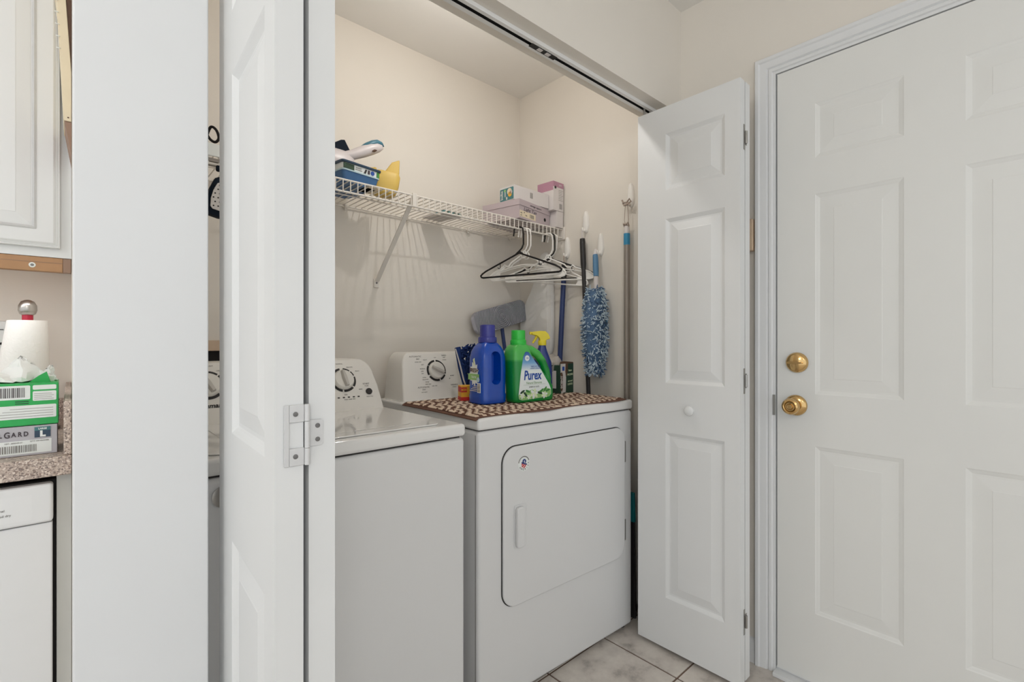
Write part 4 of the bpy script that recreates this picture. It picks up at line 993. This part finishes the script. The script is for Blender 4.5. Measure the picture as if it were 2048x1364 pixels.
du = thing('fluffy_duster', 'fluffy blue and white microfibre duster hanging from a wall hook', 'duster', (1.742, 1.364, 0.985))
MB().tube([(0.02, 0.012, 0.545), (0.022, 0.012, 0.560), (0.026, 0.014, 0.572)], [0.010, 0.008, 0.005], 12).build('hanging_tip', 'white_card', du)
MB().tube([(0.005, -0.006, 0.445), (0.010, 0.000, 0.480), (0.016, 0.006, 0.530), (0.019, 0.010, 0.545)], [0.0115, 0.0135, 0.0125, 0.0115], 16).build('grip', 'grip_blue', du)
MB().tube([(0, -0.010, 0.375), (0.004, -0.006, 0.445)], 0.0105, 14).build('neck', 'white_card', du)
MB().tube([(0, -0.004, 0.02), (0, -0.002, 0.12), (0, 0.002, 0.28), (0, -0.006, 0.375), (0, -0.008, 0.39)], [0.022, 0.045, 0.047, 0.034, 0.012], 16).build('core', 'fibre_blue', du)
rnd = random.Random(8)
fl = MB(); fp = MB()
for k in range(2100):
    z = rnd.uniform(0.005, 0.392)
    q = (z - 0.005) / 0.387
    prof_r = 0.060 * (0.50 + 0.58 * math.sin(PI * min(1, max(0, 0.08 + 0.80 * q)))) if q < 0.93 else 0.040
    a = rnd.uniform(0, 2 * PI)
    c = Vector((0, -0.003, z))
    rad = Vector((math.cos(a) * 0.72, math.sin(a), 0))
    p = c + rad * prof_r * rnd.uniform(0.72, 0.95)
    d = (rad * rnd.uniform(0.2, 1.0) + Vector((rnd.uniform(-.7, .7), rnd.uniform(-.7, .7), rnd.uniform(-1.3, .5)))).normalized() * rnd.uniform(0.012, 0.020)
    if p.x + d.x > 0.052: continue
    (fl if rnd.random() < 0.42 else fp).tube([p, p + d * 0.5 + Vector((0, 0, rnd.uniform(-.002, .003))), p + d], [0.0020, 0.0024, 0.0014], 5)
fl.build('blue_fibres', 'fibre_blue', du, kind='stuff', angle=80)
fp.build('pale_fibres', 'fibre_pale', du, kind='stuff', angle=80)

# white padded ironing board hanging flat on the side wall near the corner
ib = thing('ironing_board', 'white covered table-top ironing board hanging in the closet corner', 'ironing board', (1.795, 1.76, 1.06))
brd = [(-0.090, 0.005), (-0.104, 0.05), (-0.107, 0.16), (-0.106, 0.30), (-0.100, 0.42), (-0.085, 0.505), (-0.06, 0.53), (-0.03, 0.52), (0.0, 0.42), (0.040, 0.34), (0.095, 0.255), (0.118, 0.20), (0.122, 0.10), (0.118, 0.02), (0.10, 0.0), (-0.07, -0.004)]
MB().loft([[(x, y * s, 0.26 + (z - 0.26) * s) for y, z in brd] for x, s in ((-0.001, 0.985), (-0.006, 1.0), (-0.020, 1.0), (-0.026, 0.97))]).build('board_cover', 'ironing_cloth', ib, angle=50)
MB().tube([(-0.027, -0.075, 0.02), (-0.027, -0.078, 0.20), (-0.026, -0.074, 0.44)], 0.0016, 6).build('seam', 'ironing_cloth', ib)

# flat mop standing head-up behind the dryer
fm = thing('flat_mop', 'flat mop with grey oblong pad standing head up behind the detergent bottles', 'mop', (1.640, 1.862, 0.0))
A_ = R(-15)
Tm = Matrix.Translation((-0.028, -0.005, 1.262)) @ Matrix.Rotation(A_, 4, 'Y') @ Matrix.Rotation(R(-8), 4, 'X')
hd_ = MB().loft([[(x * s, y, z * s) for x, z in rrect(-0.178, -0.058, 0.178, 0.058, 0.040, 8)] for y, s in ((0.016, 0.97), (0.012, 1.0), (-0.010, 1.0), (-0.016, 0.96))]).build('pad', 'pad_grey', fm, angle=50)
hd_.matrix_local = Tm
MB().tube([(0.020, 0.000, 0.03), (0.004, 0.000, 1.10), (-0.018, 0.000, 1.225)], 0.0095, 14).build('handle', 'pole_blue', fm)
MB().lathe([(0.011, 0.0), (0.013, 0.012), (0.011, 0.035)], 14, Matrix.Translation((0.020, 0, 0))).build('handle_cap', 'pole_black', fm)

tp = thing('teal_dustpan', 'dark dustpan with teal grip standing in the gap right of the dryer', 'dustpan', (1.714, 1.150, 0.0))
MB().prism([(-0.02, 0.0), (0.22, 0.0), (0.20, 0.36), (0.16, 0.395), (-0.015, 0.395)], -0.004, 0.006, 'yz').build('pan', 'pole_black', tp, bevel=0.002)
MB().prism([(-0.016, 0.395), (0.16, 0.395), (0.10, 0.50), (0.06, 0.515), (-0.012, 0.515)], -0.006, 0.008, 'yz').build('grip', 'teal_plastic', tp, bevel=0.002)

# ================================================================== SEEN THROUGH THE NARROW GAP AT THE LEFT
ob = thing('washer_outlet_box', 'recessed washer supply box with pale frame on the wall over the washer', 'outlet box', (0.36, 1.914, 1.0))
MB().box((-0.12, -0.012, 0.02), (-0.10, 0, 0.142)).box((0.10, -0.012, 0.02), (0.12, 0, 0.142)).box((-0.10, -0.012, 0.106), (0.10, 0, 0.142)).box((-0.10, -0.012, 0.02), (0.10, 0, 0.035)).build('frame', 'tan_plastic', ob, bevel=0.002)
MB().box((-0.10, -0.003, 0.035), (0.10, -0.001, 0.106)).build('recess', 'dark_void', ob, smooth=False)
ir = thing('steam_iron', 'steam iron with dark rim and perforated pale soleplate hung under the shelf', 'iron', (0.300, 1.592, 1.50))
sole = [(-0.052, 0.012), (-0.045, 0.001), (-0.02, -0.006), (0.03, -0.006), (0.060, 0.004), (0.066, 0.03), (0.05, 0.09), (0.02, 0.128), (-0.012, 0.132), (-0.030, 0.122), (-0.042, 0.09), (-0.050, 0.05)]
sole = [(x + 0.035, z * 0.86) for x, z in sole]
MB().loft([[(x * s + .0, y, 0.055 + (z - 0.055) * s) for x, z in sole] for y, s in ((0.0, 1.0), (0.025, 1.0), (0.04, 0.9))]).build('body', 'steamer_dark', ir, angle=50)
inn = [(0.030 + (x - 0.030) * 0.80, 0.055 + (z - 0.055) * 0.72) for x, z in sole]
spl = MB().prism(inn, -0.003, 0.001).build('soleplate', 'pale_print', ir, bevel=0.001)
for i in range(6):
    for j in range(5):
        x = 0.000 + j * 0.0115; z = 0.025 + i * 0.012
        MB().prism(arc(x + (0.004 if i % 2 else 0), z, 0.0021, 0, 360, 10)[:-1], -0.0036, -0.0029).build('steam_hole', 'dark_void', spl, smooth=False)
MB().prism(rrect(0.010, 0.130, 0.060, 0.147, 0.004), 0.006, 0.02).build('hanging_strap', 'steamer_dark', ir)
hb = thing('iron_holder', 'white plastic holder strip clipped over the shelf edge above the iron', 'holder', (0.30, 1.592, 1.655))
MB().box((-0.05, -0.004, 0.010), (0.06, 0.002, 0.046)).build('strip', 'label_white', hb, bevel=0.002)
MB().box((-0.05, 0.002, -0.004), (0.06, 0.05, 0.006)).build('ledge', 'pole_grey', hb, bevel=0.001)
cordpts = [(0.285, 1.64, SH + 0.006), (0.292, 1.63, SH + 0.045), (0.300, 1.62, SH + 0.066), (0.312, 1.615, SH + 0.058), (0.3175, 1.612, SH + 0.036), (0.309, 1.612, SH + 0.022), (0.296, 1.618, SH + 0.030), (0.286, 1.63, SH + 0.060), (0.288, 1.64, SH + 0.085), (0.294, 1.65, SH + 0.100), (0.289, 1.66, SH + 0.115), (0.270, 1.67, SH + 0.10), (0.26, 1.67, SH + 0.006)]
def smooth_pts(p, n=6):
    p = [Vector(q) for q in p]; out = []
    for i in range(len(p) - 1):
        a, b, c, d = p[max(i - 1, 0)], p[i], p[i + 1], p[min(i + 2, len(p) - 1)]
        for k in range(n):
            t = k / n
            out.append(0.5 * ((2 * b) + (c - a) * t + (2 * a - 5 * b + 4 * c - d) * t * t + (3 * b - a - 3 * c + d) * t ** 3))
    return out + [p[-1]]
tag(MB().tube(smooth_pts(cordpts), 0.0038, 8).build('appliance_cord', 'hanger_black'), 'looped black appliance cord on the left end of the wire shelf', 'cord')

# ================================================================== KITCHEN CORNER AT THE LEFT
ct = thing('countertop', 'speckled beige laminate countertop with side splash', 'countertop', (0, 1.30, 0.876))
MB().box((-0.68, 0, 0), (0.0015, 0.612, 0.038)).build('worktop', 'laminate', ct, bevel=0.003)
MB().box((-0.0105, 0.008, 0.038), (0.0015, 0.612, 0.145)).build('side_splash', 'laminate', ct, bevel=0.002)
MB().box((-0.68, 0.600, 0.038), (-0.0105, 0.612, 0.100)).build('back_splash', 'laminate', ct, bevel=0.002)
dw = thing('dishwasher', 'white dishwasher front under the speckled countertop', 'dishwasher', (-0.630, 1.315, 0))
MB().box((0.0, 0.02, 0.10), (0.608, 0.58, 0.864)).build('tub_case', 'dark_void', dw, smooth=False)
MB().box((0.0, 0.0, 0.12), (0.6035, 0.022, 0.7845)).build('door', 'dish_white', dw, bevel=0.003)
cp = MB().box((0.0, -0.006, 0.7865), (0.6045, 0.022, 0.862)).build('control_panel', 'dish_white', dw, bevel=0.006, seg=3)
MB().box((0.515, -0.0062, 0.797), (0.575, -0.0055, 0.845)).build('control_plate', 'cabinet_white', cp, smooth=False)
text('normal', 0.006, 'print_grey', cp, face_T((0.530, -0.0066, 0.822), *FRONT))
text('heated dry', 0.006, 'print_grey', cp, face_T((0.534, -0.0066, 0.812), *FRONT))
MB().box((0.0, 0.06, 0.0), (0.608, 0.08, 0.10)).build('toe_kick', 'dark_void', dw, smooth=False)
tag(MB().box((-0.021, 1.330, 0.0), (0.0015, 1.90, 0.8755)).build('filler_panel', 'filler_grey', bevel=0.001), 'narrow grey filler panel between dishwasher and white wall end', 'panel')

uc = thing('upper_cabinet', 'white upper kitchen cabinet with raised panel door', 'cabinet', (-0.600, 1.590, 1.335))
MB().box((0, 0.0, 0.004), (0.6015, 0.323, 0.90)).build('body', 'cabinet_white', uc, smooth=False)
MB().box((0.0, 0.012, 0.0), (0.600, 0.321, 0.0038)).build('underside', 'wood_tan', uc, smooth=False)
lr = MB().box((0.0, 0.002, -0.030), (0.586, 0.016, 0.0035)).build('light_rail', 'wood_tan', uc, bevel=0.001, seg=1)
MB().box((0.586, 0.0015, -0.031), (0.6010, 0.018, 0.0035)).build('end_strip', 'wood_end', uc, bevel=0.001, seg=1)
MB().box((0.0, 0.0012, -0.0095), (0.586, 0.003, -0.0085)).build('board_joint', 'wood_end', lr, smooth=False)
RT = Matrix.Translation((0.5335, 0.0018, -0.017)) @ Matrix.Rotation(R(90), 4, 'X')
scr = MB().lathe([(0.0060, 0), (0.0060, 0.0012), (0.0045, 0.0015)], 20, RT).build('screw_cap', 'label_white', lr)
MB().lathe([(0.0032, 0.0013), (0.0024, 0.0028), (0.001, 0.0028)], 14, RT).build('screw', 'screw_steel', uc)
MB().box((0.04, 0.020, -0.012), (0.58, 0.045, 0.0)).build('fill_strip', 'bulb_glow', uc, smooth=False)  # strip light added out of sight behind the rail to brighten the wall
area('fill_strip_light', (-0.29, 1.6225, 1.3215), (R(18), 0, 0), 0.54, 0.025, 0.55, (0.92, 0.96, 1.0))
# door: stepped outer edge, frame, glazed moulding, bevelled panel
def rr(x0, z0, x1, z1, y): return [(x0, y, z0), (x1, y, z0), (x1, y, z1), (x0, y, z1)]
ox0, oz0, ox1, oz1 = 0.06, 0.025, 0.581, 0.88
stp = [(0.0, -0.001), (0.0, -0.012), (0.0025, -0.0130), (0.0030, -0.0122), (0.0060, -0.0140), (0.0065, -0.0132), (0.0095, -0.0155), (0.0115, -0.0165), (0.040, -0.0165)]
cdo = MB().loft([rr(ox0 + i, oz0 + i, ox1 - i, oz1 - i, y) for i, y in stp]).build('door', 'cabinet_white', uc, smooth=False)
stp2 = [(0.040, -0.0166), (0.0405, -0.0150), (0.0425, -0.0150), (0.0432, -0.0120), (0.046, -0.0120)]
MB().loft([rr(ox0 + i, oz0 + i, ox1 - i, oz1 - i, y) for i, y in [(0.040, -0.016), (0.0405, -0.0185), (0.0435, -0.0195), (0.0465, -0.0175), (0.0475, -0.0166)]], caps=False).build('moulding', 'glaze_grey', cdo, smooth=False)
MB().loft([rr(ox0 + i, oz0 + i, ox1 - i, oz1 - i, y) for i, y in [(0.0475, -0.0160), (0.050, -0.0172), (0.073, -0.0215), (0.0735, -0.0222)]]).build('panel', 'cabinet_white', cdo, smooth=False)

# cream spiral-bound pad hanging against the wall end, seen almost edge-on
ca = thing('wall_calendar', 'cream spiral-bound calendar hanging on the wall beside the upper cabinet', 'calendar', (0.0, 1.46, 1.55))
page = [(-0.0370, 0.50), (-0.0160, 0.50), (-0.0076, 0.342), (0.0012, 0.188), (0.0012, 0.0785), (-0.0116, 0.0785), (-0.0150, 0.16), (-0.0230, 0.342)]
MB().prism(page, 0.0, 0.115).build('pages', 'cream_card', ca, bevel=0.001, seg=1)
MB().prism([(-0.0155, 0.50), (0.0014, 0.50), (0.0014, 0.19), (-0.0072, 0.342)], 0.003, 0.115).build('cover_or_shade', 'brown_print', ca, smooth=False)  # solid brown wedge painted as the shade between pages and wall
MB().prism([(-0.0100, 0.078), (0.0014, 0.078), (0.0014, 0.004)], 0.004, 0.115).build('lower_wedge', 'wood_end', ca, smooth=False)  # brown wedge below the pages
MB().lathe([(0.0016, 0), (0.0016, 0.0006)], 12, Matrix.Translation((-0.004, 0, 0.086)) @ Matrix.Rotation(R(90), 4, 'X')).build('punch_hole', 'brown_print', ca)
for k in range(9):
    z = 0.235 + k * 0.026; x = -0.0150 - 0.0080 * (z - 0.16) / 0.182
    MB().tube([Vector((x + 0.0030 * math.cos(a) - 0.0012, 0.004 * math.sin(a), z + 0.0015 * math.sin(a))) for a in [2 * PI * q / 10 for q in range(10)]], 0.0008, 5, True).build('spiral_ring', 'label_white', ca)

# glove boxes, paper towel, outlet
gl = thing('grey_glove_box', 'grey printed glove box lying on the countertop under the green box', 'box', (-0.265, 1.347, 0.9145), R(0.3))
MB().box((0, 0, 0), (0.245, 0.120, 0.058)).build('carton', 'box_grey', gl, bevel=0.0008, seg=1)
MB().box((0.001, -0.0005, 0.004), (0.2365, 0, 0.030)).build('white_panel', 'label_white', gl, smooth=False)
MB().box((0.2120, -0.0010, 0.034), (0.2350, -0.0004, 0.0535)).build('size_patch', 'lid_navy', gl, smooth=False)
MB().box((0.2120, -0.0012, 0.0475), (0.2350, -0.0004, 0.0545)).build('size_band', 'teal_card', gl, smooth=False)
text('L', 0.0150, 'label_white', gl, face_T((0.2235, -0.0014, 0.0405), *FRONT), offset=0.0011)
text('LARGE', 0.0045, 'label_white', gl, face_T((0.2235, -0.0016, 0.0510), *FRONT), offset=0.0002, sx=0.9)
for ch, x, s_ in (('L', 0.1650, 0.0125), ('G', 0.1740, 0.0160), ('A', 0.1830, 0.0125), ('R', 0.1915, 0.0125), ('D', 0.2000, 0.0125)):
    text(ch, s_, 'ink', gl, face_T((x, -0.0008, 0.0425), *FRONT), offset=0.0003, sx=0.75)
text('LOT  2020-05-01', 0.0035, 'print_grey', gl, face_T((0.183, -0.0010, 0.0265), *FRONT)); text('QTY 100 GLOVES', 0.0035, 'print_grey', gl, face_T((0.219, -0.0010, 0.0275), *FRONT))
bars(MB(), 0.140, 0.218, 0.0075, 0.0215, -0.0011, 30, random.Random(13)).build('barcode', 'print_grey', gl, smooth=False)

ge = thing('green_glove_box', 'bright green glove box with white gloves pulled out of its top', 'box', (-0.262, 1.345, 0.9735), R(0.6))
MB().box((0, 0, 0), (0.244, 0.118, 0.083)).build('carton', 'box_green', ge, bevel=0.0015, seg=1)
for a, b, c, d in ((0.150, 0.052, 0.2030, 0.079), (0.2065, 0.070, 0.2405, 0.079), (0.2065, 0.048, 0.2405, 0.067), (0.110, 0.014, 0.2405, 0.040)):
    p_ = MB().prism(rrect(a, b, c, d, 0.002, 3), -0.0006, 0).build('print_panel', 'label_white', ge, smooth=False)
for k in range(4): MB().box((0.2085, -0.0009, 0.051 + k * 0.0035), (0.2370 - 0.003 * (k % 2), -0.0005, 0.0517 + k * 0.0035)).build('print_line', 'print_grey', ge, smooth=False)
for k in range(4): MB().box((0.145 + 0.01 * k, -0.0009, 0.018 + k * 0.0050), (0.2360, -0.0005, 0.0187 + k * 0.0050)).build('print_line', 'print_grey', ge, smooth=False)
bars(MB(), 0.160, 0.198, 0.056, 0.075, -0.0010, 14, random.Random(14)).build('barcode', 'ink', ge, smooth=False)
for k in range(2): MB().box((0.182, -0.0006, 0.043 + k * 0.004), (0.2010, 0, 0.0445 + k * 0.004)).build('print_line', 'dark_green_card', ge, smooth=False)
MB().prism([(0.200, 0.083), (0.232, 0.083), (0.226, 0.104), (0.214, 0.096)], 0.030, 0.032).build('torn_flap', 'box_green', ge, smooth=False)
rnd = random.Random(17)
def crumple(cx, cy, z0, R0, H, seed, lean=0.0):
    rnd = random.Random(seed); rings = []
    for q in range(8):
        t = q / 7; rad = R0 * (1 - t) ** 0.75 * (1.0 if q else 0.9) + 0.001
        rings.append([(cx + lean * t + rad * 1.25 * math.cos(a) * (1 + 0.28 * math.sin(3 * a + 5 * t + seed)) + rnd.uniform(-.002, .002), cy + rad * math.sin(a) * (1 + 0.25 * math.sin(4 * a + seed)) + rnd.uniform(-.002, .002), z0 + H * t + rnd.uniform(-.003, .003)) for a in [2 * PI * k / 22 for k in range(22)]])
    return MB().loft(rings)
gv = crumple(0.195, 0.060, 0.0845, 0.030, 0.050, 2, -0.006)
gv.v += []
g2 = crumple(0.160, 0.055, 0.0845, 0.034, 0.022, 6, -0.015)
o_ = len(gv.v); gv.v += g2.v; gv.f += [tuple(i + o_ for i in f) for f in g2.f]
g3 = crumple(0.226, 0.060, 0.0845, 0.010, 0.030, 9, 0.006)
o_ = len(gv.v); gv.v += g3.v; gv.f += [tuple(i + o_ for i in f) for f in g3.f]
gvo = gv.build('pulled_gloves', 'tissue', None, angle=25)
gvo.location = ge.location; gvo.rotation_euler = ge.rotation_euler
tag(gvo, 'crumpled white disposable gloves sticking out of the green box', 'gloves')

pt_ = thing('paper_towel_holder', 'paper towel holder with red post and brushed silver ball knob', 'holder', (-0.0800, 1.72, 0.914))
MB().lathe([(0.060, 0), (0.060, 0.008), (0.050, 0.013), (0.008, 0.014)], 32).build('base', 'nickel', pt_)
MB().lathe([(0.0105, 0.012), (0.0105, 0.292)], 20).build('post', 'crimson', pt_)
MB().lathe([(0.009, 0.290), (0.0150, 0.294), (0.0178, 0.303), (0.0172, 0.315), (0.0125, 0.325), (0.005, 0.3290), (0.001, 0.3295)], 28).build('ball_knob', 'nickel', pt_)
rl_ = []
for z, s in ((0.014, 0.93), (0.10, 0.90), (0.20, 0.84), (0.276, 0.79), (0.2775, 0.77)):
    rl_.append([((0.0465 * s) * math.cos(a) - (0.030 * (0.28 - z) / 0.28 if math.cos(a) < 0 else 0), 0.0465 * s * math.sin(a), z) for a in [2 * PI * k / 40 for k in range(40)]])
rt = MB().loft(rl_).build('paper_towel_roll', 'paper_towel', None, angle=50)
rt.location = pt_.location
rt.data.update()
tag(rt, 'white paper towel roll standing on the holder behind the glove boxes', 'paper towel')

op = thing('wall_plate', 'white wall plate with dark slots at the left edge behind the towel roll', 'outlet', (-0.165, 1.912, 1.14))
MB().box((-0.040, -0.006, -0.060), (0.036, 0.0015, 0.054)).build('plate', 'label_white', op, bevel=0.003)
MB().box((-0.030, -0.0085, 0.030), (0.030, -0.006, 0.032)).box((-0.020, -0.0085, -0.010), (0.033, -0.006, -0.004)).build('slots', 'print_black', op, smooth=False)

# tan wall unit on the right wall, peeking out behind the folded door
wu = thing('tan_wall_unit', 'tan plastic wall unit peeking out behind the folded closet door', 'wall unit', (1.80, 0.735, 1.515))
MB().box((-0.026, -0.042, -0.056), (0, 0.042, 0.056)).build('case', 'tan_plastic', wu, bevel=0.003)
MB().box((-0.028, -0.036, -0.05), (-0.026, 0.036, 0.05)).build('cover_or_shade', 'tan_plastic', wu, bevel=0.001, seg=1)
